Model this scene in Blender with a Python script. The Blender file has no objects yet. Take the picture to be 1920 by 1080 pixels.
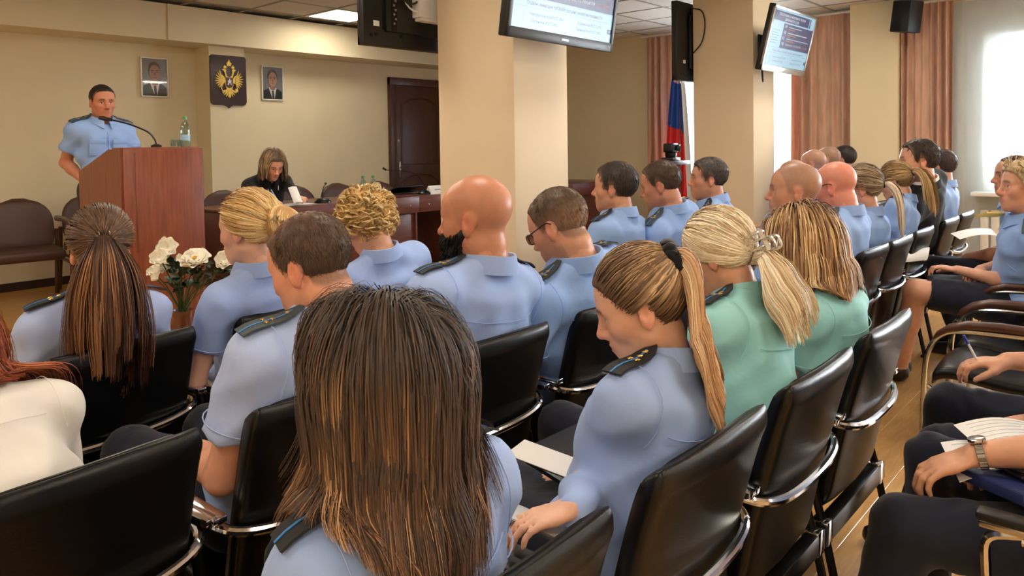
import bpy, bmesh, math, random
import numpy as np
from mathutils import Vector, Matrix
random.seed(7); rng = np.random.default_rng(7)
SC = bpy.context.scene
COL = SC.collection
# ------------------------------------------------------------------ camera
CAM_H = 1.45; FOC = 1386.0; PPX, PPY = 960.0, 314.0
_hd, _pt, _rl = math.radians(41.8), math.radians(-1.8), 0.015
F0 = np.array([math.cos(_hd), math.sin(_hd), 0]); R0 = np.array([math.sin(_hd), -math.cos(_hd), 0]); ZZ = np.array([0, 0, 1.0])
CF = F0*math.cos(_pt) + ZZ*math.sin(_pt); _U0 = -F0*math.sin(_pt) + ZZ*math.cos(_pt)
CR = R0*math.cos(_rl) - _U0*math.sin(_rl); CU = _U0*math.cos(_rl) + R0*math.sin(_rl)
CP = np.array([0, 0, CAM_H])
cd = bpy.data.cameras.new('camera'); cam = bpy.data.objects.new('camera', cd); COL.objects.link(cam)
cd.sensor_fit = 'HORIZONTAL'; cd.sensor_width = 36.0; cd.lens = 36.0*FOC/1920.0
cd.shift_x = 0.0; cd.shift_y = (PPY-540.0)/1920.0
cd.clip_start = 0.02; cd.clip_end = 100
cam.matrix_world = Matrix(((CR[0], CU[0], -CF[0], CP[0]), (CR[1], CU[1], -CF[1], CP[1]), (CR[2], CU[2], -CF[2], CP[2]), (0, 0, 0, 1)))
SC.camera = cam
def at(px, py, d):            # a point of the room seen at a photo pixel, d metres in front of the lens
    return CP + (CF + (px-PPX)/FOC*CR - (py-PPY)/FOC*CU)*d
# ------------------------------------------------------------------ view and light
SC.view_settings.view_transform = 'Standard'; SC.view_settings.look = 'None'
SC.view_settings.gamma = 1.0; SC.view_settings.use_curve_mapping = False
SC.view_settings.exposure = 0.85
try:
    SC.cycles.use_denoising = True
    SC.cycles.max_bounces = 8; SC.cycles.diffuse_bounces = 5; SC.cycles.transparent_max_bounces = 12
    SC.cycles.sample_clamp_indirect = 6.0
except Exception: pass
wd = bpy.data.worlds.new('sky'); SC.world = wd; wd.use_nodes = True
wd.node_tree.nodes['Background'].inputs[0].default_value = (0.86, 0.93, 1.0, 1)
wd.node_tree.nodes['Background'].inputs[1].default_value = 3.0
WALL_X = 8.55; WALL_Y = 7.75; LEFT_X = -2.3; BACK_Y = -4.3; CEIL = 2.865; DAIS = 0.20
WINDOWS = [(3.15, 4.75), (-.15, 1.40), (-2.6, -1.0), (-4.2, -3.0)]   # y ranges of the windows in the right wall
for i, (a, b) in enumerate(WINDOWS):
    ld = bpy.data.lights.new('window_daylight', 'AREA'); ld.shape = 'RECTANGLE'; ld.size = b-a; ld.size_y = 1.55
    ld.energy = 210*(b-a)/1.6; ld.color = (0.90, 0.95, 1.0)
    lo = bpy.data.objects.new('window_daylight', ld); COL.objects.link(lo)
    lo.location = (WALL_X+0.42, (a+b)/2, 1.72)
    lo.rotation_euler = Matrix(((0, 0, 1), (1, 0, 0), (0, 1, 0))).to_euler()
# ------------------------------------------------------------------ helpers
def lin(c):
    return tuple(((v/255)/12.92 if v/255 <= .04045 else ((v/255+.055)/1.055)**2.4) for v in c)
MATS = {}
def mat(name, rgb, rough=.6, metal=0., spec=.5, noise=0., nscale=8., bump=0., bscale=60., stretch=None, attr=None, coat=0., sheen=0., trans=0., emis=None, estr=1., alpha=1.):
    if name in MATS: return MATS[name]
    m = bpy.data.materials.new(name); m.use_nodes = True; MATS[name] = m
    nt = m.node_tree; b = nt.nodes['Principled BSDF']; L = nt.links.new
    c = (*lin(rgb), 1) if rgb is not None else (.5, .5, .5, 1)
    b.inputs['Base Color'].default_value = c
    b.inputs['Roughness'].default_value = rough; b.inputs['Metallic'].default_value = metal
    b.inputs['Specular IOR Level'].default_value = spec
    if coat: b.inputs['Coat Weight'].default_value = coat; b.inputs['Coat Roughness'].default_value = .12
    if sheen: b.inputs['Sheen Weight'].default_value = sheen; b.inputs['Sheen Roughness'].default_value = .5
    if trans: b.inputs['Transmission Weight'].default_value = trans
    if emis is not None: b.inputs['Emission Color'].default_value = (*lin(emis), 1); b.inputs['Emission Strength'].default_value = estr
    if alpha < 1: b.inputs['Alpha'].default_value = alpha
    tc = nt.nodes.new('ShaderNodeTexCoord'); src = tc.outputs['Object']
    if stretch:
        mp = nt.nodes.new('ShaderNodeMapping'); mp.inputs['Scale'].default_value = stretch; L(src, mp.inputs[0]); src = mp.outputs[0]
    if attr:
        at_ = nt.nodes.new('ShaderNodeAttribute'); at_.attribute_name = attr; L(at_.outputs['Color'], b.inputs['Base Color'])
    if noise:
        n = nt.nodes.new('ShaderNodeTexNoise'); n.inputs['Scale'].default_value = nscale; n.inputs['Detail'].default_value = 5; L(src, n.inputs['Vector'])
        r = nt.nodes.new('ShaderNodeValToRGB'); r.color_ramp.elements[0].position = .3; r.color_ramp.elements[1].position = .7
        r.color_ramp.elements[0].color = (1-noise,)*3+(1,); r.color_ramp.elements[1].color = (1+noise*.6,)*3+(1,)
        L(n.outputs['Fac'], r.inputs[0])
        mx = nt.nodes.new('ShaderNodeMix'); mx.data_type = 'RGBA'; mx.blend_type = 'MULTIPLY'; mx.inputs[0].default_value = 1
        mx.inputs[6].default_value = c
        if attr: L(at_.outputs['Color'], mx.inputs[6])
        L(r.outputs[0], mx.inputs[7]); L(mx.outputs[2], b.inputs['Base Color'])
    if bump:
        n2 = nt.nodes.new('ShaderNodeTexNoise'); n2.inputs['Scale'].default_value = bscale; n2.inputs['Detail'].default_value = 4; L(src, n2.inputs['Vector'])
        bp = nt.nodes.new('ShaderNodeBump'); bp.inputs['Strength'].default_value = bump; bp.inputs['Distance'].default_value = .01
        L(n2.outputs['Fac'], bp.inputs['Height']); L(bp.outputs[0], b.inputs['Normal'])
    return m
def wood(name, c1, c2, rough=.35, scale=(1, 1, 12), axis=2, coat=.15):
    m = bpy.data.materials.new(name); m.use_nodes = True; MATS[name] = m
    nt = m.node_tree; b = nt.nodes['Principled BSDF']; L = nt.links.new
    tc = nt.nodes.new('ShaderNodeTexCoord'); mp = nt.nodes.new('ShaderNodeMapping'); mp.inputs['Scale'].default_value = scale
    L(tc.outputs['Object'], mp.inputs[0])
    n = nt.nodes.new('ShaderNodeTexNoise'); n.inputs['Scale'].default_value = 6; n.inputs['Detail'].default_value = 6; n.inputs['Distortion'].default_value = .4
    L(mp.outputs[0], n.inputs['Vector'])
    r = nt.nodes.new('ShaderNodeValToRGB'); r.color_ramp.elements[0].position = .3; r.color_ramp.elements[1].position = .72
    r.color_ramp.elements[0].color = (*lin(c1), 1); r.color_ramp.elements[1].color = (*lin(c2), 1)
    L(n.outputs['Fac'], r.inputs[0]); L(r.outputs[0], b.inputs['Base Color'])
    b.inputs['Roughness'].default_value = rough; b.inputs['Coat Weight'].default_value = coat; b.inputs['Coat Roughness'].default_value = .2
    return m
def mesh(name, V, Fc, m=None, smooth=None, parent=None, loc=None, rot=None, cols=None, mi=None):
    me = bpy.data.meshes.new(name)
    me.from_pydata([tuple(map(float, v)) for v in V] if not isinstance(V, np.ndarray) else V.tolist(), [], Fc if not isinstance(Fc, np.ndarray) else Fc.tolist())
    if m is not None:
        for q in (m if isinstance(m, (list, tuple)) else [m]): me.materials.append(q)
    if mi is not None: me.polygons.foreach_set('material_index', np.asarray(mi, dtype=np.int32))
    if smooth is not None:
        me.polygons.foreach_set('use_smooth', np.ones(len(me.polygons), dtype=bool))
        if smooth < 180: me.set_sharp_from_angle(angle=math.radians(smooth))
    if cols is not None:
        a = me.color_attributes.new('col', 'FLOAT_COLOR', 'POINT')
        c4 = np.ones((len(me.vertices), 4), dtype=np.float32); c4[:, :3] = cols
        a.data.foreach_set('color', c4.ravel())
    me.update()
    o = bpy.data.objects.new(name, me); COL.objects.link(o)
    if parent is not None: o.parent = parent
    if loc is not None: o.location = loc
    if rot is not None: o.rotation_euler = rot
    return o
def empty(name, loc=(0, 0, 0), rz=0., parent=None):
    o = bpy.data.objects.new(name, None); COL.objects.link(o); o.location = loc; o.rotation_euler = (0, 0, rz)
    o.empty_display_size = .05
    if parent is not None: o.parent = parent
    return o
def tag(o, label, cat, group=None):
    o['label'] = label; o['category'] = cat
    if group: o['group'] = group
    return o
def struct(o): o['kind'] = 'structure'; return o
class MB:                                            # collects shapes of one part
    def __init__(s): s.v = []; s.f = []; s.mi = []; s.cur = 0
    def add(s, V, Fc):
        n = len(s.v); s.v += [tuple(map(float, v)) for v in V]; s.f += [tuple(int(i)+n for i in q) for q in Fc]; s.mi += [s.cur]*len(Fc); return s
    def box(s, x0, x1, y0, y1, z0, z1):
        V = [(x0, y0, z0), (x1, y0, z0), (x1, y1, z0), (x0, y1, z0), (x0, y0, z1), (x1, y0, z1), (x1, y1, z1), (x0, y1, z1)]
        return s.add(V, [(0, 3, 2, 1), (4, 5, 6, 7), (0, 1, 5, 4), (1, 2, 6, 5), (2, 3, 7, 6), (3, 0, 4, 7)])
    def rbox(s, c, h, r=.01, R=None, seg=2):         # rounded box: centre, half sizes
        bm = bmesh.new(); bmesh.ops.create_cube(bm, size=2)
        for v in bm.verts: v.co = Vector((v.co.x*h[0], v.co.y*h[1], v.co.z*h[2]))
        if r > 0: bmesh.ops.bevel(bm, geom=bm.edges[:], offset=min(r, .95*min(h)), segments=seg, profile=.5, affect='EDGES', clamp_overlap=True)
        bm.verts.index_update()
        V = np.array([v.co[:] for v in bm.verts]); Fc = [[v.index for v in f.verts] for f in bm.faces]; bm.free()
        if R is not None: V = V @ np.asarray(R).T
        return s.add(V+np.asarray(c, float), Fc)
    def prism(s, poly, a, b, ax=2):                  # polygon (2-D) pushed along an axis from a to b
        n = len(poly); V = []
        for h in (a, b):
            for p in poly: V.append((p[0], p[1], h) if ax == 2 else ((p[0], h, p[1]) if ax == 1 else (h, p[0], p[1])))
        Fc = [tuple(range(n))[::-1], tuple(range(n, 2*n))]+[(i, (i+1) % n, n+(i+1) % n, n+i) for i in range(n)]
        return s.add(V, Fc)
    def tube(s, path, r, n=8, cap=True, sub=0, closed=False):
        P = np.array(path, float)
        if sub: P = catmull(P, sub, closed)
        rr = np.broadcast_to(np.asarray(r, float), (len(P),)) if not np.ndim(r) or len(r) == len(P) else np.interp(np.linspace(0, 1, len(P)), np.linspace(0, 1, len(r)), r)
        T = np.gradient(P, axis=0) if not closed else np.roll(P, -1, 0)-np.roll(P, 1, 0)
        T /= np.linalg.norm(T, axis=1)[:, None]+1e-12
        nrm = np.cross(T[0], [0, 0, 1]); nrm = nrm if np.linalg.norm(nrm) > .1 else np.cross(T[0], [1, 0, 0]); nrm /= np.linalg.norm(nrm)
        V = []; ang = np.arange(n)*2*math.pi/n
        for i in range(len(P)):
            nrm = nrm-T[i]*(nrm@T[i]); nrm /= np.linalg.norm(nrm); bi = np.cross(T[i], nrm)
            for a in ang: V.append(P[i]+rr[i]*(math.cos(a)*nrm+math.sin(a)*bi))
        m_ = len(P); Fc = []
        for i in range(m_-1+(1 if closed else 0)):
            j = (i+1) % m_
            for k in range(n): Fc.append((i*n+k, i*n+(k+1) % n, j*n+(k+1) % n, j*n+k))
        if cap and not closed: Fc.append(tuple(range(n))[::-1]); Fc.append(tuple((m_-1)*n+k for k in range(n)))
        return s.add(V, Fc)
    def lathe(s, prof, n=20, c=(0, 0, 0)):           # (radius, z) profile
        V = []; Fc = []
        for r_, z in prof:
            for k in range(n): a = 2*math.pi*k/n; V.append((c[0]+r_*math.cos(a), c[1]+r_*math.sin(a), c[2]+z))
        for i in range(len(prof)-1):
            for k in range(n): Fc.append((i*n+k, i*n+(k+1) % n, (i+1)*n+(k+1) % n, (i+1)*n+k))
        Fc.append(tuple(range(n))[::-1]); Fc.append(tuple((len(prof)-1)*n+k for k in range(n)))
        return s.add(V, Fc)
    def loft(s, rings, cap=True):
        n = len(rings[0]); V = [p for r_ in rings for p in r_]; Fc = []
        for i in range(len(rings)-1):
            for k in range(n): Fc.append((i*n+k, i*n+(k+1) % n, (i+1)*n+(k+1) % n, (i+1)*n+k))
        if cap: Fc.append(tuple(range(n))[::-1]); Fc.append(tuple((len(rings)-1)*n+k for k in range(n)))
        return s.add(V, Fc)
    def build(s, name, m, parent=None, smooth=35, loc=None, rot=None):
        return mesh(name, s.v, s.f, m, smooth, parent, loc, rot, mi=s.mi if isinstance(m, (list, tuple)) else None)
def catmull(P, sub, closed=False):
    n = len(P); out = []
    for i in range(n if closed else n-1):
        p0 = P[(i-1) % n] if (closed or i > 0) else 2*P[0]-P[1]; p1 = P[i]; p2 = P[(i+1) % n]
        p3 = P[(i+2) % n] if (closed or i+2 < n) else 2*P[-1]-P[-2]
        for k in range(sub):
            t = k/sub; out.append(.5*((2*p1)+(-p0+p2)*t+(2*p0-5*p1+4*p2-p3)*t*t+(-p0+3*p1-3*p2+p3)*t**3))
    if not closed: out.append(P[-1])
    return np.array(out)
def copy_tree(o, loc=None, rz=None, parent=None):
    c = o.copy(); COL.objects.link(c)
    if parent is not None: c.parent = parent
    if loc is not None: c.location = loc
    if rz is not None: c.rotation_euler = (0, 0, rz)
    for ch in list(o.children): copy_tree(ch, parent=c)
    return c
def superell(w, t, n=24, e=.35):                     # rounded-rectangle ring in (u, v)
    a = np.arange(n)*2*math.pi/n
    return np.stack([w*np.sign(np.cos(a))*np.abs(np.cos(a))**e, t*np.sign(np.sin(a))*np.abs(np.sin(a))**e], 1)
# ------------------------------------------------------------------ materials
M_wall = mat('cream_wall_paint', (221, 208, 176), .85, noise=.03, nscale=3, bump=.06, bscale=220)
M_col = mat('pale_column_paint', (232, 214, 184), .8, noise=.03, nscale=3, bump=.05, bscale=200)
M_ceil = mat('ceiling_tile', (205, 198, 186), .95, noise=.04, nscale=30, bump=.1, bscale=300)
M_rail = mat('ceiling_rail', (150, 142, 128), .6)
M_mah = wood('mahogany', (112, 54, 36), (142, 76, 52), .38, (7, 7, .6))
M_desk = wood('desk_laminate', (82, 40, 34), (118, 62, 54), .35, (.9, 8, 8))
M_doorw = wood('door_wood', (62, 32, 24), (84, 46, 34), .4, (14, 14, 1))
M_floor = wood('floor_laminate', (204, 156, 92), (228, 182, 118), .28, (1.2, 9, 1), coat=.3)
M_chrome = mat('chrome', (205, 205, 208), .12, metal=1.)
M_dkmetal = mat('dark_metal', (40, 40, 42), .3, metal=.8)
M_leather = mat('black_leather', (10, 10, 11), .32, spec=.34, bump=.07, bscale=260, noise=.15, nscale=20)
M_black = mat('black_plastic', (14, 14, 15), .4)
M_white = mat('white_plastic', (232, 232, 228), .4)
M_steel = mat('steel', (170, 168, 162), .3, metal=1.)
# ------------------------------------------------------------------ the room
WT = .3
def slab(name, b, m): return struct(MB().box(*b).build(name, m, smooth=None))
fl = slab('floor', (LEFT_X-WT, WALL_X+WT, BACK_Y-WT, WALL_Y+WT, -.12, -.012), M_rail)
# laminate planks: 1.29 x 0.19 m, running along the rows
pl_me = None
def planks(parent, x0, x1, y0, y1, z, inside=None, pat=0):
    global pl_me
    L_, W_ = 1.29, .193
    if pl_me is None:
        mb = MB(); mb.rbox((0, 0, 0), (L_/2-.0006, W_/2-.0006, .006), .0012, seg=1); o = mb.build('plank', M_floor, smooth=None); pl_me = o.data; bpy.data.objects.remove(o)
    r_ = 0; y = y0+W_/2
    while y < y1:
        x = x0+L_/2-((r_*.43) % 1)*L_
        while x-L_/2 < x1:
            if inside is None or inside(x, y):
                o = bpy.data.objects.new('plank', pl_me); COL.objects.link(o); o.parent = parent; o.location = (x, y, z-.006)
            x += L_
        y += W_; r_ += 1
planks(fl, 0.2, 6.4, -1.25, 4.9, 0, inside=lambda x, y: not (x > 4.5 and y > 3.2))
rest = MB()
for b in ((LEFT_X, .2, BACK_Y, WALL_Y), (6.35, WALL_X, BACK_Y, WALL_Y), (.2, 6.35, BACK_Y, -1.25), (.2, 6.35, 4.9, WALL_Y), (4.4, 6.4, 3.2, 4.95)):
    rest.box(b[0], b[1], b[2], b[3], -.012, -.0025)
rest.build('far_planks', M_floor, fl, smooth=None)['kind'] = 'stuff'
wl = slab('wall_left', (LEFT_X-WT, LEFT_X, BACK_Y-WT, WALL_Y+WT, 0, CEIL+.3), M_wall)
wb = slab('wall_back', (LEFT_X, WALL_X, BACK_Y-WT, BACK_Y, 0, CEIL+.3), M_wall)
wf = MB().box(LEFT_X, WALL_X+WT, WALL_Y, WALL_Y+WT, 0, CEIL+.3)
wf = struct(wf.build('wall_front', M_wall, smooth=None))
pil = MB().box(3.64, 4.03, 7.43, WALL_Y+.01, 0, 2.52).build('pilaster', M_wall, wf, smooth=None)
bm_ = MB(); bm_.box(LEFT_X, 2.50+.7, 7.30, WALL_Y+.01, 2.515, CEIL); bm_.box(3.205, WALL_X, 7.30, WALL_Y+.01, 2.515, CEIL)
bm_.build('ceiling_beam', M_wall, wf, smooth=None)
MB().box(3.17, 3.22, 7.288, 7.31, 2.515, CEIL).build('joint_cover', M_wall, wf, smooth=None)
# right wall with window openings
SILL, HEAD = .92, 2.46
wr = MB(); ys = sorted([BACK_Y-WT, WALL_Y+WT]+[v for w in WINDOWS for v in w])
wr.box(WALL_X, WALL_X+WT, BACK_Y-WT, WALL_Y+WT, -.012, SILL); wr.box(WALL_X, WALL_X+WT, BACK_Y-WT, WALL_Y+WT, HEAD, CEIL+.3)
for i in range(0, len(ys), 2): wr.box(WALL_X, WALL_X+WT, ys[i], ys[i+1], SILL, HEAD)
wr = struct(wr.build('wall_right', M_wall, smooth=None))
MB().box(WALL_X-.28, WALL_X+.01, 2.10, 2.56, 0, CEIL).build('pilaster', M_wall, wr, smooth=None)
g = bpy.data.materials.new('window_glass'); g.use_nodes = True; nt = g.node_tree; nt.nodes.clear()
o_ = nt.nodes.new('ShaderNodeOutputMaterial'); mx = nt.nodes.new('ShaderNodeMixShader'); tr = nt.nodes.new('ShaderNodeBsdfTransparent'); gl = nt.nodes.new('ShaderNodeBsdfGlossy'); gl.inputs['Roughness'].default_value = .02
fr = nt.nodes.new('ShaderNodeFresnel'); fr.inputs[0].default_value = 1.45
nt.links.new(fr.outputs[0], mx.inputs[0]); nt.links.new(tr.outputs[0], mx.inputs[1]); nt.links.new(gl.outputs[0], mx.inputs[2]); nt.links.new(mx.outputs[0], o_.inputs[0]); M_glass = g
M_upvc = mat('window_frame_white', (235, 235, 232), .35)
for i, (a, b) in enumerate(WINDOWS):
    w = struct(empty('window_%d' % (i+1), (WALL_X+.12, (a+b)/2, SILL))); hw = (b-a)/2; H = HEAD-SILL
    mb = MB(); mb.box(-.03, .03, -hw, hw, 0, .07); mb.box(-.03, .03, -hw, hw, H-.07, H); mb.box(-.03, .03, -hw, -hw+.07, .07, H-.07); mb.box(-.03, .03, hw-.07, hw, .07, H-.07); mb.box(-.03, .03, .1, .19, .07, H-.07)
    mb.build('window_frame', M_upvc, w, smooth=None)
    for (c, d) in ((-hw+.07, .1), (.19, hw-.07)):
        s_ = MB(); s_.box(-.045, -.005, c, d, .07, .12); s_.box(-.045, -.005, c, d, H-.12, H-.07); s_.box(-.045, -.005, c, c+.05, .12, H-.12); s_.box(-.045, -.005, d-.05, d, .12, H-.12)
        so = s_.build('sash', M_upvc, w, smooth=None)
        MB().box(-.028, -.022, c+.05, d-.05, .12, H-.12).build('pane', M_glass, so, smooth=None)
        hb = MB(); hb.rbox((-.055, c+.025 if c > 0 else d-.025, H*.48), (.01, .012, .03), .003); hb.rbox((-.075, c+.025 if c > 0 else d-.025, H*.48-.05), (.008, .009, .06), .004); hb.build('handle', M_white, so)
    sl = MB(); sl.rbox((-.24, 0, -.02), (.14, hw+.06, .02), .008); sl.build('window_sill', M_upvc, w)
    rd = MB()
    for k in range(int((b-a)/.09)):
        rd.rbox((-.17, -hw+.08+k*.09, -.46), (.045, .036, .28), .012)
    rd.build('radiator', mat('radiator_white', (222, 220, 212), .45), w)
# ceiling: a rail grid with single tiles in view
ce = slab('ceiling', (LEFT_X-WT, WALL_X+WT, BACK_Y-WT, WALL_Y+WT, CEIL+.035, CEIL+.12), M_rail)
T = .6
tm = MB(); tm.rbox((0, 0, 0), (.285, .285, .008), .003, seg=1); to = tm.build('ceiling_tile', M_ceil, smooth=None); TILE = to.data; bpy.data.objects.remove(to)
M_lamp = mat('lamp_diffuser', (255, 250, 240), .5, emis=(255, 244, 226), estr=12.0)
LAMPS = {(i_, j_) for i_ in (-1, 3, 7, 11) for j_ in (1, 5, -3, -6)}-{(7, 5), (11, 5)}|{(8, 9), (5, 6), (-1, 8)}  # rows behind the camera, and others out of view, added to light the audience
ix0, iy0 = -.3, 1.0
gr = MB(); rest = MB()
for i in range(-4, 16):
    x = ix0+i*T; gr.box(x-.012, x+.012, BACK_Y, 7.30, CEIL-.002, CEIL+.004)
for j in range(-9, 11):
    y = iy0+j*T; gr.box(LEFT_X, WALL_X, y-.012, y+.012, CEIL-.002, CEIL+.0035)
gr.build('ceiling_rails', M_rail, ce, smooth=None)['kind'] = 'stuff'
lamp_pos = []
for i in range(-4, 15):
    for j in range(-9, 11):
        x, y = ix0+(i+.5)*T, iy0+(j+.5)*T
        if x < LEFT_X+.2 or x > WALL_X-.1 or y < BACK_Y+.2 or y > 7.2: continue
        if (i, j) in LAMPS: lamp_pos.append((x, y)); continue
        if y < 1.6 or x < 1.0: rest.box(x-.285, x+.285, y-.285, y+.285, CEIL+.004, CEIL+.018); continue
        o = bpy.data.objects.new('ceiling_tile', TILE); COL.objects.link(o); o.parent = ce; o.location = (x, y, CEIL+.010+rng.uniform(-.002, .002)); o.rotation_euler = (rng.normal(0, .002), rng.normal(0, .002), 0)
rest.build('far_ceiling_tiles', M_ceil, ce, smooth=None)['kind'] = 'stuff'
for (x, y) in lamp_pos:
    L0 = empty('ceiling_light', (x, y, CEIL)); lb = 'unseen square recessed ceiling light panel among the tiles over the audience'
    if y > 5: lb = 'recessed ceiling light panel near the beam above the lectern' if x < 3.5 and y > 6 else 'recessed ceiling light panel in front of the stage' if y < 6 else 'recessed ceiling light panel near the beam, left of the black television back'
    elif y > 3.5 and x > 3.5: lb = 'recessed ceiling light panel seen beside the slide television' if x < 5 else 'recessed ceiling light panel near the window wall'
    tag(L0, lb, 'ceiling light', 'recessed ceiling lights')
    f_ = MB(); f_.box(-.288, .288, -.288, -.265, -.004, .03); f_.box(-.288, .288, .265, .288, -.004, .03); f_.box(-.288, -.265, -.265, .265, -.004, .03); f_.box(.265, .288, -.265, .265, -.004, .03)
    f_.build('frame', M_white, L0, smooth=None)
    MB().box(-.265, .265, -.265, .265, .004, .012).build('diffuser', M_lamp, L0, smooth=None)
# columns
def column(x0, y0, w, d): return struct(MB().rbox((x0+w/2, y0+d/2, CEIL/2), (w/2, d/2, CEIL/2), .008, seg=2).build('column', M_col))
column(3.135, 2.78, .497, .628); column(6.365, 2.791, .462, .59)
# dais with a rounded corner
dz = [(1.25, WALL_Y), (1.36, 6.9), (1.47, 6.22), (1.56, 5.9), (1.66, 5.5), (1.78, 5.15), (1.95, 4.93), (2.2, 4.86), (WALL_X, 4.86), (WALL_X, WALL_Y)]
M_riser = wood('dais_riser', (112, 72, 36), (146, 98, 54), .5, (2, 2, 10))
ds = struct(MB().prism(dz, 0, DAIS-.012).build('floor_dais', M_riser, smooth=None))
M_floor2 = wood('stage_laminate', (158, 112, 52), (188, 142, 76), .35, (1.2, 9, 1), coat=.2)
def inpoly(x, y):
    c = False; n = len(dz)
    for i in range(n):
        (x1, y1), (x2, y2) = dz[i], dz[(i+1) % n]
        if (y1 > y) != (y2 > y) and x < (x2-x1)*(y-y1)/(y2-y1)+x1: c = not c
    return c
MB().prism([(1.25, WALL_Y), (1.36, 6.9), (1.47, 6.22), (1.56, 5.9), (1.66, 5.5), (1.78, 5.15), (1.95, 4.93), (2.2, 4.85), (WALL_X, 4.85), (WALL_X, WALL_Y)], DAIS-.012, DAIS).build('stage_boards', M_floor2, ds, smooth=None)
# skirting boards
M_skirt = mat('dark_skirting', (44, 28, 20), .5)
struct(MB().box(1.25, 3.64, WALL_Y-.018, WALL_Y, DAIS, DAIS+.075).build('baseboard_front', M_skirt, smooth=None))
struct(MB().box(4.03, 6.2, WALL_Y-.018, WALL_Y, DAIS, DAIS+.075).build('baseboard_front', M_skirt, smooth=None))
struct(MB().box(WALL_X-.018, WALL_X, BACK_Y, 4.86, 0, .075).build('baseboard_right', M_skirt, smooth=None))
# door in the front wall
dr = struct(empty('door_1', (6.22, WALL_Y, DAIS)))
mb = MB(); mb.rbox((.05, -.02, 1.08), (.05, .03, 1.08), .006); mb.rbox((1.0, -.02, 1.08), (.05, .03, 1.08), .006); mb.rbox((.525, -.02, 2.11), (.525, .032, .05), .006); mb.build('door_frame', M_doorw, dr)
lf = MB().rbox((.525, -.012, 1.03), (.425, .016, 1.03), .004).build('door_leaf', M_doorw, dr)
for (a, b) in ((.14, .86), (1.0, 1.9)):
    pn = MB(); pn.tube([(.2, -.03, a), (.85, -.03, a), (.85, -.03, b-.1), (.7, -.03, b-.02), (.525, -.03, b), (.35, -.03, b-.02), (.2, -.03, b-.1)], .012, 6, closed=True); pn.build('moulding', M_doorw, lf)
hn = MB(); hn.rbox((.16, -.034, .93), (.018, .006, .11), .004); hn.tube([(.16, -.04, .96), (.16, -.075, .96), (.19, -.085, .962), (.27, -.085, .955)], .009, 8, sub=3); hn.build('handle', M_steel, lf)
MB().lathe([(.016, 0), (.018, .006), (.012, .012)], 12).build('lock', M_steel, lf, loc=(.145, -.028, 1.32), rot=(math.pi/2, 0, 0))
hg = MB(); hg.lathe([(.009, 0), (.009, .1)], 8, (.955, -.05, 1.8)); hg.build('hinge', M_steel, dr)
# light switch-like small things are not in view; curtains and rails belong to the windows
rl = tag(MB().tube([(WALL_X-.16, 5.2, CEIL-.045), (WALL_X-.16, 2.58, CEIL-.045)], .012, 8).build('curtain_rail', M_white), 'white curtain rail above the window beyond the screens', 'curtain rail')
rl2 = tag(MB().tube([(WALL_X-.16, 2.08, CEIL-.045), (WALL_X-.16, -.6, CEIL-.045)], .012, 8).build('curtain_rail', M_white), 'white curtain rail above the net curtain at the far right', 'curtain rail')
M_drape = mat('copper_drape', (208, 166, 142), .40, sheen=.4, noise=.22, nscale=7, stretch=(1, 4, .5))
nt = M_drape.node_tree; b_ = nt.nodes['Principled BSDF']; o_ = nt.nodes['Material Output']; tl = nt.nodes.new('ShaderNodeBsdfTranslucent'); tl.inputs[0].default_value = (*lin((214, 110, 60)), 1)
mx = nt.nodes.new('ShaderNodeMixShader'); mx.inputs[0].default_value = .16; nt.links.new(b_.outputs[0], mx.inputs[1]); nt.links.new(tl.outputs[0], mx.inputs[2]); nt.links.new(mx.outputs[0], o_.inputs[0])
def drape(y0, y1, label, nf, m=M_drape, name='curtain', x=WALL_X-.16, amp=.05, z0=.04, z1=CEIL-.06, th=.006, seed=1, gather=0):
    r_ = np.random.default_rng(seed); NU, NV = nf*10, 14; ph = r_.uniform(0, 6.28, 4); V = []
    for s in (0, 1):
        for j in range(NV+1):
            v = j/NV
            for i in range(NU+1):
                u = i/NU
                a = amp*(.55+.45*math.sin(u*7+ph[0]))*(.6+.4*min(1, (1-v)*2.5+.35))
                yy = y0+(y1-y0)*u+.012*math.sin(u*nf*6.28*.5+ph[1])*(1-v)
                if gather: yy = yy+(gather*(y1-y0))*(.5-u)*math.sin(math.pi*(1-v))*.5
                xx = x+a*math.sin(u*nf*2*math.pi+ph[2]+.5*math.sin(v*2+u*5))+.25*a*math.sin(u*nf*4*math.pi+ph[3])+s*th
                V.append((xx, yy, z0+(z1-z0)*v))
    N = (NU+1)*(NV+1); Fc = []
    for j in range(NV):
        for i in range(NU):
            a = j*(NU+1)+i; q = (a, a+1, a+NU+2, a+NU+1); Fc.append(q); Fc.append(tuple(N+k for k in q[::-1]))
    for j in range(NV):
        for i_ in (0, NU):
            a = j*(NU+1)+i_; b = a+NU+1; Fc.append((a, b, N+b, N+a))
    o = mesh(name, V, Fc, m, 180); return tag(o, label, 'curtain')
drape(4.62, 5.12, 'copper brocade curtain beside the blue and red flag', 5, seed=1)
drape(2.58, 3.22, 'copper curtain between the wall screen and the cream pilaster', 6, seed=2)
drape(1.62, 2.09, 'copper curtain behind the wall loudspeaker and the man in a suit', 7, seed=3)
sh = bpy.data.materials.new('net_curtain'); sh.use_nodes = True; nt = sh.node_tree; nt.nodes.clear()
o_ = nt.nodes.new('ShaderNodeOutputMaterial'); mx = nt.nodes.new('ShaderNodeMixShader'); mx.inputs[0].default_value = .42
tr = nt.nodes.new('ShaderNodeBsdfTransparent'); ad = nt.nodes.new('ShaderNodeMixShader'); ad.inputs[0].default_value = .5
df = nt.nodes.new('ShaderNodeBsdfDiffuse'); tl = nt.nodes.new('ShaderNodeBsdfTranslucent')
df.inputs[0].default_value = (.82, .90, .97, 1); tl.inputs[0].default_value = (.44, .52, .58, 1)
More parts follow.
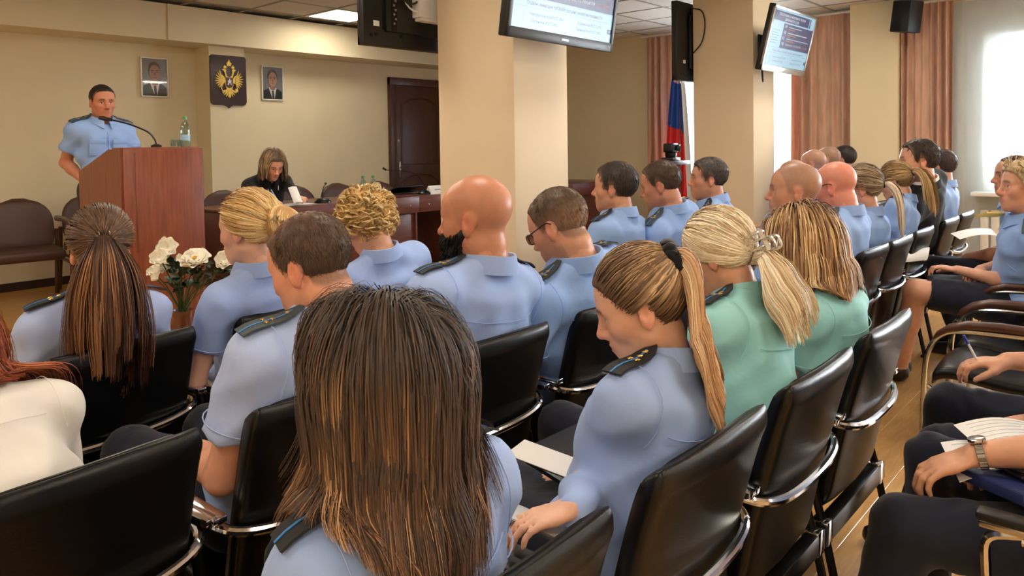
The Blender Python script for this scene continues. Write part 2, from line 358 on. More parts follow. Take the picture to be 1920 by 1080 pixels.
nt.links.new(df.outputs[0], ad.inputs[1]); nt.links.new(tl.outputs[0], ad.inputs[2]); nt.links.new(tr.outputs[0], mx.inputs[1]); nt.links.new(ad.outputs[0], mx.inputs[2]); nt.links.new(mx.outputs[0], o_.inputs[0])
drape(-.45, 1.66, 'white net curtain over the bright window at the far right', 16, m=sh, name='net_curtain', x=WALL_X-.08, amp=.028, th=.001, seed=5, z1=CEIL-.07)
drape(3.3, 4.66, 'white net curtain over the window behind the flag', 10, m=sh, name='net_curtain', x=WALL_X-.08, amp=.025, th=.001, seed=6, z1=CEIL-.07)
# ------------------------------------------------------------------ audience chairs
def back_pad(w, path, th, n=28, e=.32):
    P = catmull(np.array(path, float), 6); T = np.gradient(P, axis=0); T /= np.linalg.norm(T, axis=1)[:, None]; m = len(P); rings = []
    for i in range(m):
        nn = np.array([0, -T[i][2], T[i][1]]); nn = nn if nn[1] > 0 else -nn; t = i/(m-1); edge = min(t, 1-t)*m
        k = min(1, math.sqrt(max(.02, min(1, edge/3.5)))); r = superell(w*(.93+.07*k), th*k, n, e)
        rings.append([(a, P[i][1]+b*nn[1]+.035*(a/w)**2*w*2, P[i][2]+b*nn[2]) for a, b in r])
    return rings
def audience_chair():
    root = empty('conference_chair')
    path = [(0, -.175, .33), (0, -.195, .42), (0, -.225, .56), (0, -.260, .70), (0, -.294, .82), (0, -.322, .885)]
    mb = MB(); mb.loft(back_pad(.228, path, .028)); bk = mb.build('backrest', M_leather, root, smooth=60)
    P = catmull(np.array(path, float), 4); pts = [(-.222, q[1]+.034, q[2]) for q in P[3:-2]]+[(x, P[-1][1]+.020+.016*(x/.226)**2, P[-1][2]-.004-.012*(x/.21)**6) for x in np.linspace(-.21, .21, 9)]+[(.222, q[1]+.034, q[2]) for q in P[3:-2][::-1]]
    MB().tube(pts, .0042, 6).build('piping', M_leather, bk)
    rings = []
    sp_ = catmull(np.array([(0, -.19, .40), (0, -.05, .415), (0, .12, .435), (0, .22, .43), (0, .245, .405)], float), 5)
    for i, q in enumerate(sp_):
        k = min(1, math.sqrt(max(.05, min(i, len(sp_)-1-i)/3))); rings.append([(a, q[1], q[2]-.02+b) for a, b in superell(.232*(.92+.08*k), .034*k, 24, .4)])
    mb = MB(); mb.loft(rings); mb.build('seat', M_leather, root, smooth=60)
    mb = MB(); mb.tube([(-.275, .12, .628), (-.275, -.10, .628), (-.272, -.19, .622), (-.240, -.250, .608), (-.15, -.274, .594), (0, -.280, .590), (.15, -.274, .594), (.240, -.250, .608), (.272, -.19, .622), (.275, -.10, .628), (.275, .12, .628)], .0115, 10, sub=4); mb.build('back_tube', M_chrome, root)
    MB().rbox((0, -.19, .285), (.298, .02, .03), .004).build('beam', M_dkmetal, root)
    for sx in (-1, 1):
        mb = MB(); mb.rbox((sx*.275, -.03, .648), (.016, .225, .009), .004); ar = mb.build('arm_bar', M_chrome, root)
        mb = MB(); mb.rbox((sx*.275, .06, .664), (.023, .14, .010), .008); mb.build('arm_pad', M_black, ar)
        j = sx*.262
        mb = MB(); mb.tube([(j, -.10, .632), (j, -.19, .30), (j, -.25, .012)], .013, 8); lg = mb.build('rear_leg', M_dkmetal, root)
        MB().rbox((j, -.25, .008), (.018, .022, .008), .004).build('foot_pad', M_black, lg)
        mb = MB(); mb.tube([(j, -.09, .632), (j, -.12, .30), (j, .16, .012)], .012, 8, sub=3); lg = mb.build('front_leg', M_dkmetal, root)
        MB().rbox((j, .16, .008), (.018, .022, .008), .004).build('foot_pad', M_black, lg)
        MB().rbox((j, -.185, .285), (.022, .026, .036), .005).build('bracket', M_chrome, root)
        mb = MB(); mb.tube([(sx*.275, .12, .64), (sx*.275, .175, .62), (sx*.272, .185, .57), (sx*.262, .17, .45), (sx*.245, .10, .39), (sx*.2, -.12, .36)], .0105, 8, sub=4); mb.build('side_tube', M_chrome, root)
    return root
CH = audience_chair(); CH_used = [0]
def place_chair(x, y, rz, label, group='black conference chairs in the rows'):
    c = CH if not CH_used[0] else copy_tree(CH); CH_used[0] = 1
    c.location = (x, y, 0); c.rotation_euler = (0, 0, math.radians(rz)); tag(c, label, 'chair', group); return c
R1, R2, R3 = .955, 1.785, 2.635
place_chair(.725, R1, 0, 'black leather chair of the woman with long dark highlighted hair')
place_chair(1.31, R1, 0, 'black leather chair of the ponytailed woman with a black scrunchie')
place_chair(1.885, R1, 0, 'black leather chair of the woman with a silver hair claw')
place_chair(2.485, R1, 0, 'black leather chair of the woman with a striped blond bob')
place_chair(.43, R2-.03, 6, 'black leather chair behind the woman in a white blouse')
place_chair(1.01, R2, 2, 'black leather chair of the man with a grey starred epaulette')
place_chair(1.595, R2, 0, 'black leather chair of the bald man with a black beard')
place_chair(2.215, R2, 0, 'black leather chair of the man in thin black glasses')
place_chair(.81, R3-.03, 8, 'black leather chair of the brunette with pinned half-up hair')
place_chair(1.425, R3, 3, 'black leather chair of the blond woman with a bun')
place_chair(2.03, R3+.04, 0, 'black leather chair of the curly blond woman')
R2R = 1.46
for x, l in ((3.52, 'the shaven man facing left by the second column'), (4.14, 'the pink bald man in glasses'), (4.64, 'the woman with a silvery low ponytail'), (5.16, 'the woman with a golden low ponytail'), (5.92, 'the man in a dark suit'), (6.46, 'the man beyond the dark suit')):
    place_chair(x, R2R, 0, 'black leather chair of '+l)
R3R = 2.38
for x, l in ((3.20, 'the dark-haired man right of the wide column'), (3.72, 'the man below the web camera'), (4.44, 'the man in front of the second column'), (5.15, 'the nearly hidden man by the window'), (6.45, 'the shaven man before the copper curtain'), (6.83, 'the cropped man before the copper curtain'), (7.2, 'the black-haired man before the copper curtain')):
    place_chair(x, R3R-.10, 0, 'black leather chair of '+l)
place_chair(2.06, .10, 0, 'black leather chair of the man with the blue notebook')
place_chair(2.66, .12, 0, 'black leather chair of the man holding printed papers')
# ------------------------------------------------------------------ visitor chairs with wooden arms
M_armw = wood('dark_arm_wood', (58, 32, 22), (88, 52, 36), .35, (8, 2, 8))
def visitor_chair():
    root = empty('visitor_chair')
    rings = []
    for i, q in enumerate(catmull(np.array([(0, -.20, .43), (0, 0, .435), (0, .18, .455), (0, .25, .435), (0, .265, .40)], float), 5)):
        n_ = 20; k = min(1, math.sqrt(max(.05, min(i, n_-i)/3))); rings.append([(a, q[1], q[2]-.028+b+(.006*math.cos(a*14) if b > 0 else 0)) for a, b in superell(.235*(.92+.08*k), .036*k, 24, .4)])
    mb = MB(); mb.loft(rings); mb.build('seat', M_leather, root, smooth=60)
    mb = MB(); mb.loft(back_pad(.235, [(0, -.215, .40), (0, -.23, .52), (0, -.26, .70), (0, -.30, .86)], .026)); mb.build('backrest', M_leather, root, smooth=60)
    for sx in (-1, 1):
        mb = MB(); mb.tube([(sx*.262, -.30, .635), (sx*.262, -.05, .632), (sx*.262, .13, .625), (sx*.262, .215, .60), (sx*.262, .268, .52), (sx*.262, .285, .38), (sx*.262, .295, .012)], .0115, 10, sub=4); mb.build('arm_tube', M_chrome, root)
        r_ = [[(sx*.262+a, y, z+b) for a, b in superell(wd_, hh, 14, .6)] for y, z, wd_, hh in ((-.185, .655, .018, .012), (-.15, .66, .022, .017), (0, .662, .024, .018), (.12, .655, .025, .018), (.19, .632, .025, .017), (.235, .598, .022, .014), (.248, .58, .014, .008))]
        mb = MB(); mb.loft(r_); mb.build('armrest', M_armw, root, smooth=60)
        mb = MB(); mb.tube([(sx*.245, .275, .36), (sx*.245, -.28, .012)], .010, 8); mb.build('rear_leg', M_chrome, root)
        mb = MB(); mb.tube([(sx*.262, -.30, .635), (sx*.25, -.245, .46), (sx*.25, -.20, .38)], .010, 8, sub=3); mb.build('back_bracket', M_chrome, root)
    mb = MB(); mb.tube([(-.245, -.02, .19), (.245, -.02, .19)], .009, 8); mb.build('crossbar', M_chrome, root)
    return root
VC = visitor_chair(); tag(VC, 'empty black visitor chair with wooden arms, the nearest one', 'chair', 'visitor chairs with wooden arms'); VC.location = (3.86, .52, 0)
for x, y, l in ((4.40, .53, 'empty black visitor chair with wooden arms next to the short-haired blond woman'), (4.96, .53, 'visitor chair with wooden arms under the short-haired blond woman'), (5.75, .62, 'visitor chair with wooden arms under the man beyond the blond woman')):
    tag(copy_tree(VC, (x, y, 0)), l, 'chair', 'visitor chairs with wooden arms')
# ------------------------------------------------------------------ brown stage chairs
M_brown = mat('brown_leather', (74, 46, 38), .45, bump=.1, bscale=200)
M_bent = wood('bentwood', (66, 36, 24), (96, 58, 40), .35, (6, 6, 2))
def stage_chair():
    root = empty('stage_chair')
    rings = []; n = 30
    for i in range(13):
        t = i/12; z = .42+.43*t; w = .245*math.sqrt(max(.03, 1-max(0, (t-.45)/.55)**2.6))*(.9+.1*min(1, t*4)); k = 1 if 0 < i < 12 else .3
        rings.append([(a, -.20-.12*t+b+.03*(a/.25)**2, z) for a, b in superell(w, .03*k, n, .5)])
    mb = MB(); mb.loft(rings); mb.build('backrest', M_brown, root, smooth=60)
    mb = MB(); mb.rbox((0, .02, .41), (.25, .24, .045), .035, seg=3); mb.build('seat', M_brown, root, smooth=60)
    for sx in (-1, 1):
        mb = MB(); mb.tube([(sx*.275, -.27, .66), (sx*.285, -.1, .665), (sx*.285, .1, .655), (sx*.285, .2, .60), (sx*.285, .255, .48), (sx*.283, .275, .25), (sx*.28, .285, .01)], .021, 8, sub=4); mb.build('arm', M_bent, root)
        mb = MB(); mb.tube([(sx*.262, -.21, .58), (sx*.262, -.24, .3), (sx*.265, -.30, .01)], .018, 8); mb.build('rear_leg', M_bent, root)
        mb = MB(); mb.tube([(sx*.262, -.24, .34), (sx*.27, .27, .34)], .014, 8); mb.build('side_rail', M_bent, root)
    return root
SCH = stage_chair(); SCH.location = (1.84, 7.02, DAIS); SCH.rotation_euler = (0, 0, math.pi-.12); tag(SCH, 'brown armchair by the wall left of the speaker', 'chair', 'brown stage armchairs')
for x, y, rz, l in ((2.45, 7.12, math.pi-.05, 'brown armchair half hidden behind the speaker'), (2.98, 6.40, math.pi, 'brown armchair at the desk end beside the lectern'), (3.43, 6.48, math.pi, 'brown armchair of the woman writing at the desk'), (4.28, 6.72, math.pi-.1, 'brown armchair behind the desk, next to the writing woman'), (4.12, 6.34, math.pi+.12, 'brown armchair pushed to the desk behind the round microphone base'), (4.80, 6.6, math.pi, 'brown armchair left of the two water bottles'), (5.32, 6.5, math.pi+.1, 'brown armchair right of the two water bottles')):
    tag(copy_tree(SCH, (x, y, DAIS), rz), l, 'chair', 'brown stage armchairs')
# ------------------------------------------------------------------ lectern
lt = empty('lectern', (2.168, 5.10, DAIS)); tag(lt, 'tall mahogany lectern with a sloping side, on the dais', 'lectern')
H = 1.255
MB().rbox((0, .012, H/2), (.265, .012, H/2), .003).build('front_panel', M_mah, lt)
side = [(0.02, 0), (.79, 0), (.79, 1.10), (.22, H), (0.02, H)]
for sx in (-1, 1):
    mb = MB(); mb.prism(side, sx*.265-.011, sx*.265+.011, ax=0); mb.build('side_panel', M_mah, lt, smooth=None)
MB().rbox((0, .12, H+.0), (.254, .10, .011), .003).build('top_shelf', M_mah, lt)
mb = MB(); mb.rbox((0, .49, 1.15), (.252, .285, .010), .003, R=np.array([[1, 0, 0], [0, .966, .259], [0, -.259, .966]])); mb.build('reading_board', M_mah, lt)
MB().rbox((0, .42, .55), (.252, .36, .010), .003).build('inner_shelf', M_mah, lt)
MB().rbox((-.19, -.003, .9), (.002, .003, .33), .001).build('panel_joint', M_mah, lt)
mc = empty('gooseneck_microphone', (2.20, 5.30, DAIS+H+.012)); tag(mc, 'black gooseneck microphone on the lectern, pointing at the speaker', 'microphone')
MB().lathe([(.035, 0), (.035, .012), (.014, .022)], 16).build('base', M_black, mc)
MB().tube([(0, 0, .02), (-.01, .01, .06), (-.04, .05, .11), (-.12, .16, .165), (-.19, .26, .195)], .006, 8, sub=4).build('gooseneck', M_black, mc)
MB().tube([(-.19, .26, .195), (-.225, .31, .207), (-.245, .34, .213)], [.010, .016, .012], 10).build('capsule', M_black, mc)
M_pet = bpy.data.materials.new('clear_plastic'); M_pet.use_nodes = True; nt = M_pet.node_tree; nt.nodes.clear(); o_ = nt.nodes.new('ShaderNodeOutputMaterial'); mx = nt.nodes.new('ShaderNodeMixShader'); tr = nt.nodes.new('ShaderNodeBsdfTransparent'); gl = nt.nodes.new('ShaderNodeBsdfGlossy'); gl.inputs['Roughness'].default_value = .06; tr.inputs[0].default_value = (.74, .86, .84, 1); lw = nt.nodes.new('ShaderNodeLayerWeight'); lw.inputs[0].default_value = .45
nt.links.new(lw.outputs['Facing'], mx.inputs[0]); nt.links.new(tr.outputs[0], mx.inputs[1]); nt.links.new(gl.outputs[0], mx.inputs[2]); nt.links.new(mx.outputs[0], o_.inputs[0])
M_cap = mat('green_cap', (70, 150, 80), .4); M_lab = mat('bottle_label', (150, 190, 214), .5)
def bottle(loc, label, group=None, h=1.):
    o = empty('water_bottle', loc); tag(o, label, 'bottle', group)
    MB().lathe([(.028, 0), (.033, .01), (.033, .07), (.030, .085), (.033, .10), (.032, .135), (.022, .165), (.012, .185), (.012, .196)], 18).build('bottle_body', M_pet, o, smooth=50)
    MB().lathe([(.014, .194), (.014, .212), (.012, .214)], 14).build('cap', M_cap, o); MB().lathe([(.0336, .045), (.0336, .085)], 18).build('paper_label', M_lab, o)
    return o
bottle((2.36, 5.20, DAIS+H+.011), 'clear water bottle with a green cap on the lectern')
for x, l in ((2.27, 'left one of the two small glasses on the lectern'), (2.315, 'small glass right beside the lectern water bottle')):
    tag(MB().lathe([(.016, 0), (.020, .05), (.0185, .05), (.0148, .006)], 16).build('drinking_glass', M_pet, loc=(x, 5.19, DAIS+H+.011)), l, 'glass')
# ------------------------------------------------------------------ presidium desk
DY = 5.55; DZ = .952
dk = empty('presidium_desk', (2.85, DY, DAIS)); tag(dk, 'long dark laminate presidium desk across the stage', 'desk')
xs_ = [0, 1.15, 1.95, 2.45, 3.45, 4.45, 5.35]; hz = DZ-DAIS
for i in range(len(xs_)-1):
    a, b = xs_[i]+.001, xs_[i+1]-.001
    MB().rbox(((a+b)/2, .33, hz-.013), ((b-a)/2, .36, .013), .003).build('desk_top', M_desk, dk)
    MB().rbox(((a+b)/2, -.022, hz-.085), ((b-a)/2, .010, .072), .003).build('apron', M_desk, dk)
    for xx in (a+.12, b-.12): MB().lathe([(.008, 0), (.008, .004), (.004, .006)], 10).build('screw_cap', M_steel, dk, loc=(xx, -.033, hz-.085), rot=(math.pi/2, 0, 0))
    if i != 2: MB().rbox(((a+b)/2, .05, (hz-.16)/2), ((b-a)/2-.005, .009, (hz-.16)/2), .002).build('modesty_panel', M_desk, dk)
for x in (0.011, 1.15, 1.95, 2.45, 3.45, 4.45, 5.339): MB().rbox((x, .34, (hz-.026)/2), (.011, .32, (hz-.026)/2), .002).build('leg_panel', M_desk, dk)
M_paper = mat('paper', (240, 241, 240), .7); M_ink = mat('grey_print', (150, 154, 160), .8)
def name_card(x, y, w, label):
    o = tag(MB().prism([(-.055, 0), (.055, 0), (0, .085)], -w/2, w/2, ax=0).build('name_card', M_paper, smooth=None, loc=(x, y, DZ)), label, 'name card')
    MB().box(-w*.28, w*.28, -.030, -.029, .042, .052).build('printed_line', M_ink, o, smooth=None, rot=(0, 0, 0), loc=(0, -.003, -.002)); return o
name_card(4.12, 5.62, .30, 'white folded name card between the round microphone base and the bottles'); name_card(5.20, 5.68, .28, 'white folded name card on the desk beside the column')
bottle((4.35, 5.82, DZ), 'clear water bottle on the desk, left of the two', h=1.1); bottle((4.47, 5.82, DZ), 'clear water bottle on the desk, right of the two')
def desk_mic(x, y, label, tip):
    o = empty('desk_microphone', (x, y, DZ)); tag(o, label, 'microphone')
    MB().lathe([(.075, 0), (.072, .015), (.05, .034), (.02, .042)], 24).build('base', M_dkmetal, o); t = np.array(tip)
    MB().tube([(0, 0, .04), (.0, 0, .10), t*np.array([.3, .3, .85]), t], .004, 8, sub=4).build('gooseneck', M_dkmetal, o); MB().tube([t, t*1.08], [.009, .012], 10).build('capsule', M_black, o); return o
desk_mic(3.80, 5.68, 'desk microphone with a round grey base near the writing woman', (.06, .04, .16)); desk_mic(5.05, 5.72, 'desk microphone with a long neck reaching left of the column', (-.40, .12, .26))
lp = empty('laptop', (5.0, 6.02, DZ)); tag(lp, 'thin black laptop half open on the desk by the column', 'laptop')
MB().rbox((0, 0, .008), (.18, .12, .008), .004).build('keyboard_base', M_black, lp); MB().rbox((0, -.02, .045), (.18, .125, .005), .003, R=np.array([[1, 0, 0], [0, .966, .259], [0, -.259, .966]])).build('screen_lid', M_black, lp)
# ------------------------------------------------------------------ screens
M_scr = {}
def glow(name, rgb, st=1.0):
    if name not in M_scr:
        m = mat('screen_'+name, rgb, .3, emis=rgb, estr=st*.42); m.node_tree.nodes['Principled BSDF'].inputs['Base Color'].default_value = (.01, .01, .01, 1); M_scr[name] = m
    return M_scr[name]
def text(s, x, z, size, m, parent, y, align='LEFT', xs=1.):
    c = bpy.data.curves.new('slide_text', 'FONT'); c.body = s; c.size = size; c.align_x = align; c.materials.append(m)
    c.resolution_u = 2; t_ = bpy.data.objects.new('slide_text', c); me = bpy.data.meshes.new_from_object(t_); bpy.data.objects.remove(t_); bpy.data.curves.remove(c)
    o = bpy.data.objects.new('slide_text', me); COL.objects.link(o); o.parent = parent; o.location = (x, y, z); o.rotation_euler = (math.pi/2, 0, 0); o.scale = (xs, 1, 1); return o
def tv(loc, rz, tilt, W, label, bezel=M_black, slide=True):
    o = empty('television', loc); o.rotation_euler = (math.radians(tilt), 0, math.radians(rz)); tag(o, label, 'television'); H_ = W*.575
    MB().rbox((0, .028, H_/2), (W/2, .022, H_/2), .008).build('housing', M_black, o)
    b = MB(); t = .030; b.rbox((0, 0, t*.9), (W/2, .010, t*.9), .004); b.rbox((0, 0, H_-t/2), (W/2, .010, t/2), .004); b.rbox((-W/2+t/2, 0, H_/2), (t/2, .010, H_/2), .004); b.rbox((W/2-t/2, 0, H_/2), (t/2, .010, H_/2), .004); bz = b.build('bezel', bezel, o)
    MB().rbox((0, -.011, t*.9), (.035, .001, .006), .0005).build('brand_plate', M_steel, bz); MB().rbox((W/2-.05, -.011, t*.8), (.003, .001, .003), .0005).build('power_light', glow('red', (255, 120, 110)), bz)
    w0, w1, h0, h1 = -W/2+t, W/2-t, 1.8*t, H_-t; sw_, sh_ = w1-w0, h1-h0; y = -.002
    if slide:
        sc = MB().box(w0, w1, y, y+.004, h0, h1).build('screen', glow('pale', (178, 224, 248), .95), o, smooth=None)
        def q(u0, u1, v0, v1, m, k=1): return MB().box(w0+u0*sw_, w0+u1*sw_, y-.0008*k, y, h0+v0*sh_, h0+v1*sh_).build('slide_block', m, sc, smooth=None)
        NV, WH, OR, GR, LN, DR = glow('navy', (34, 36, 104), .8), glow('white', (245, 250, 255), 1.0), glow('orange', (240, 130, 60), .9), glow('grey', (120, 140, 150), .7), glow('line', (150, 180, 200), .8), glow('red_grey', (150, 90, 110), .8)
        q(0, .86, .80, .97, NV); q(.88, .90, .80, .97, NV); q(.27, 1, .335, .775, NV); q(.03, .97, .225, .23, LN); q(.03, .97, .325, .33, LN); q(.10, .90, .045, .20, glow('pale2', (180, 222, 246), .95)); q(.955, 1, .10, .155, glow('badge', (40, 60, 110), .8))
        q(.07, .20, .68, .76, glow('pale3', (206, 226, 236), .9))
        tx = lambda s, u, v, sz, m, al='LEFT': text(s, w0+u*sw_, h0+v*sh_, sz*W, m, sc, y-.0015, al, .9)
        tx('Обеспечение установленного порядка', .43, .895, .036, WH, 'CENTER'); tx('деятельности судов', .43, .825, .036, WH, 'CENTER')
        for k, n in enumerate(('349', '430', '63', '170')):
            v = .70-k*.105; tx(n, .29, v, .040, WH)
            if k == 3: tx('Протоколов по ст. 17.3, 17.8 КоАП РФ', .39, v+.012, .023, WH); tx('(+ 12% к АППГ)', .80, v+.012, .023, OR)
            else: q(.39, (.72, .88, .95)[k], v+.018, v+.034, WH); q(.39, (.56, .60, .58)[k], v-.022, v-.006, OR)
        for k in range(6): q(.04, .20-.03*(k % 2), .625-k*.045, .635-k*.045, GR)
        tx('Отделы, имеющие НИЗКИЙ процент укомплектованности :', .12, .255, .028, DR)
        tx('Электростальское РОСП (38%)', .15, .145, .023, GR); tx('Ступинское РОСП (44%)', .17, .075, .023, GR); tx('Егорьевское РОСП (37%)', .62, .145, .023, GR); tx('Одинцовское РОСП (38%)', .61, .075, .023, GR); tx('16', .966, .115, .02, WH)
    else: MB().box(w0, w1, y, y+.004, h0, h1).build('screen', M_black, o, smooth=None)
    return o
tv(( 3.255, 2.52, 1.995), 2, 9, .99, 'television with a blue slide on the wide column, facing the audience')
tv((6.545, 2.60, 2.045), 0, 14, .97, 'silver-edged television with a blue slide on the second column', bezel=M_steel)
# backs of the two screens that face the stage
def tv_back(loc, rz, W, label, tilt=0):
    o = tv(loc, rz, tilt, W, label, slide=False); H_ = W*.58
    MB().rbox((.0, .062, H_*.5), (W*.34, .018, H_*.34), .01).build('back_cover', M_black, o)
    for (x, z) in ((-W*.44, .06), (W*.44, .06), (-W*.40, .065), (W*.40, .065), (W*.2, .07)): MB().lathe([(.012, 0), (.012, .003), (.006, .004)], 12).build('screw_boss', M_dkmetal, o, loc=(x, .05, z), rot=(-math.pi/2, 0, 0))
    pn = MB().rbox((W*.28, .082, H_*.45), (.02, .004, H_*.28), .002).build('port_panel', M_dkmetal, o)
    for k in range(8): MB().rbox((W*.28+.006*(-1)**k, .088, H_*(.25+.05*k)), (.007, .003, .006), .001).build('socket', M_steel, pn)
    MB().rbox((W*.40, .0515, H_*.24), (.022, .001, .016), .0005).build('sticker', M_paper, o)
    return o
TB1 = tv_back((3.17, 3.62, 2.055), 180, .95, 'back of the black television left of the wide column')
MB().rbox((-.0, .10, .33), (.10, .04, .16), .006).build('wall_bracket', M_white, TB1)
MB().rbox((.06, .10, .33), (.06, .05, .14), .004).build('bracket_plate', M_white, TB1)
MB().tube([(.16, .08, .60), (.20, .10, .30), (.10, .12, .22), (.0, .10, .30), (-.06, .12, .20), (-.10, .12, .0)], .006, 8, sub=5).build('white_cable', M_white, TB1)
MB().tube([(.22, .09, .58), (.26, .12, .36), (.18, .13, .26), (.06, .12, .34), (.02, .12, .5)], .007, 8, sub=5).build('black_cable', M_black, TB1)
TB2 = tv_back((6.78, 3.47, 2.02), 180, 1.28, 'back of the black television hanging left of the second column')
MB().tube([(-.02, .09, .56), (-.20, .16, .5), (-.22, .16, .36), (.0, .12, .25)], .006, 8, sub=5).build('cable_loop', M_black, TB2)
for (x, y, l) in ((3.255, 2.70, 'wall bracket holding the television on the wide column'), (6.55, 2.74, 'wall bracket holding the television on the second column')):
    o = empty('wall_bracket', (x, y, 2.28)); tag(o, l, 'bracket'); MB().rbox((0, .03, 0), (.12, .008, .12), .003).build('wall_plate', M_dkmetal, o); MB().rbox((0, -.03, 0), (.03, .06, .03), .003).build('arm', M_dkmetal, o)
tag(MB().tube([(6.34, 2.70, 2.10), (6.33, 2.69, 2.02), (6.31, 2.68, 1.965), (6.285, 2.675, 1.99), (6.29, 2.68, 2.05), (6.30, 2.68, 2.10)], .006, 8, sub=5).build('cable', M_black), 'short black cable loop hanging under the silver-edged television', 'cable')
tag(MB().tube([(6.352, 3.37, 2.70), (6.35, 3.28, 2.66), (6.35, 3.25, 2.54), (6.35, 3.28, 2.38), (6.352, 3.37, 2.28)], .006, 8, sub=5).build('cable', M_black), 'black cable looping over the side of the second column', 'cable')
# wall loudspeaker
ls = empty('wall_loudspeaker', (8.12, 1.98, 2.655)); ls.rotation_euler = (math.radians(0), math.radians(-8), math.radians(70)); tag(ls, 'black box loudspeaker under the ceiling by the far right curtain', 'loudspeaker')
MB().rbox((0, 0, 0), (.10, .10, .155), .012).build('cabinet', M_black, ls); MB().rbox((0, .102, 0), (.088, .004, .143), .004).build('grille', M_dkmetal, ls); MB().rbox((0, -.12, 0), (.02, .03, .04), .003).build('bracket', M_dkmetal, ls)
# ------------------------------------------------------------------ pictures and emblem
def picture(x, z, w, h, label, hair, suit, tie):
    o = empty('framed_portrait', (x, WALL_Y-.016, z)); tag(o, label, 'picture')
    fb_ = MB(); t = .012; fb_.rbox((0, 0, h/2-t/2), (w/2, .012, t/2), .003); fb_.rbox((0, 0, -h/2+t/2), (w/2, .012, t/2), .003); fb_.rbox((-w/2+t/2, 0, 0), (t/2, .012, h/2), .003); fb_.rbox((w/2-t/2, 0, 0), (t/2, .012, h/2), .003); fb_.build('frame', M_white, o)
    ph_ = MB().box(-w/2+t, w/2-t, -.002, .010, -h/2+t, h/2-t).build('print', mat('portrait_grey', (128, 128, 132), .25, coat=.6), o, smooth=None)
    def blob(pts, m, k): return MB().prism(pts, -.002-.0006*k, -.002, ax=1).build('print_patch', m, ph_, smooth=None)
    el_ = lambda cx, cz, a, b, n=22: [(cx+a*math.cos(t_), cz+b*math.sin(t_)) for t_ in np.linspace(0, 2*math.pi, n)[:-1]]
    sx = w/.29; sk = mat('portrait_skin', (184, 142, 122), .4); sk2 = mat('portrait_skin_dark', (150, 112, 96), .4); wh = mat('portrait_white', (222, 222, 220), .4)
    blob([(-.125*sx, -h/2+t), (.125*sx, -h/2+t), (.125*sx, -.10), (.075*sx, -.065), (-.06*sx, -.06), (-.12*sx, -.09)], suit, 1)
    blob([(-.05, -.05), (.05, -.055), (.02, -.19), (.0, -.19)], wh, 2); blob([(-.010, -.085), (.014, -.085), (.022, -.19), (-.004, -.19)], tie, 3)
    blob([(-.03, -.01), (.035, -.01), (.034, -.07), (.0, -.085), (-.03, -.065)], sk2, 4); blob(el_(0, .07, .062, .092), hair, 5); blob(el_(.002, .045, .054, .082), sk, 6)
    for e in (-.022, .024): blob(el_(e, .055, .011, .0045, 12), mat('portrait_dark', (60, 48, 44), .4), 7); blob([(e-.016, .068), (e+.016, .068), (e+.016, .074), (e-.016, .074)], mat('portrait_dark', None), 7)
    blob([(-.004, .05), (.006, .05), (.012, .02), (-.009, .02)], sk2, 7); blob(el_(.001, -.002, .019, .004, 12), mat('portrait_lip', (140, 84, 78), .4), 7)
    MB().box(-w/2+t, w/2-t, -.009, -.0075, -h/2+t, h/2-t).build('glass', M_glass, o, smooth=None)
    return o
picture(3.212, 2.184, .272, .40, 'framed portrait of a man with receding hair in a dark suit', mat('hair_p1', (110, 96, 84), .6), mat('suit_p1', (40, 38, 40), .6), mat('tie_p1', (70, 66, 70), .6))
picture(4.534, 2.192, .272, .39, 'framed portrait of a dark-haired man right of the golden eagle', mat('hair_p2', (66, 56, 50), .6), mat('suit_p2', (44, 48, 46), .6), mat('tie_p2', (60, 66, 64), .6))
em = empty('coat_of_arms', (3.838, 7.43, 2.15)); tag(em, 'dark red shield plaque with a golden two-headed eagle', 'emblem')
w, h = .198, .275
pq = [(-w, h-.02), (-w+.02, h), (w-.02, h), (w, h-.02), (w, -h+.07), (w-.008, -h+.045), (w-.035, -h+.03), (.05, -h+.03), (.022, -h+.018), (0, -h), (-.022, -h+.018), (-.05, -h+.03), (-w+.035, -h+.03), (-w+.008, -h+.045), (-w, -h+.07)]
MB().prism(pq, -.022, 0, ax=1).build('plaque', mat('plaque_maroon', (40, 10, 14), .3, coat=.3), em, smooth=None)
M_g2 = mat('gold_relief', (222, 190, 104), .32, metal=.85)
def relief(name, pts, d=.012, m=M_g2, par=em): return MB().prism(pts, -.022-d, -.0215, ax=1).build(name, m, par, smooth=None)
def leaf(x, z, ang, L_, W_): 
    c, s_ = math.cos(ang), math.sin(ang); return [(x+c*t*L_-s_*W_*b, z+s_*t*L_+c*W_*b) for t, b in ((0, -.5), (.35, -.75), (.75, -.6), (1, 0), (.75, .6), (.35, .75), (0, .5))]
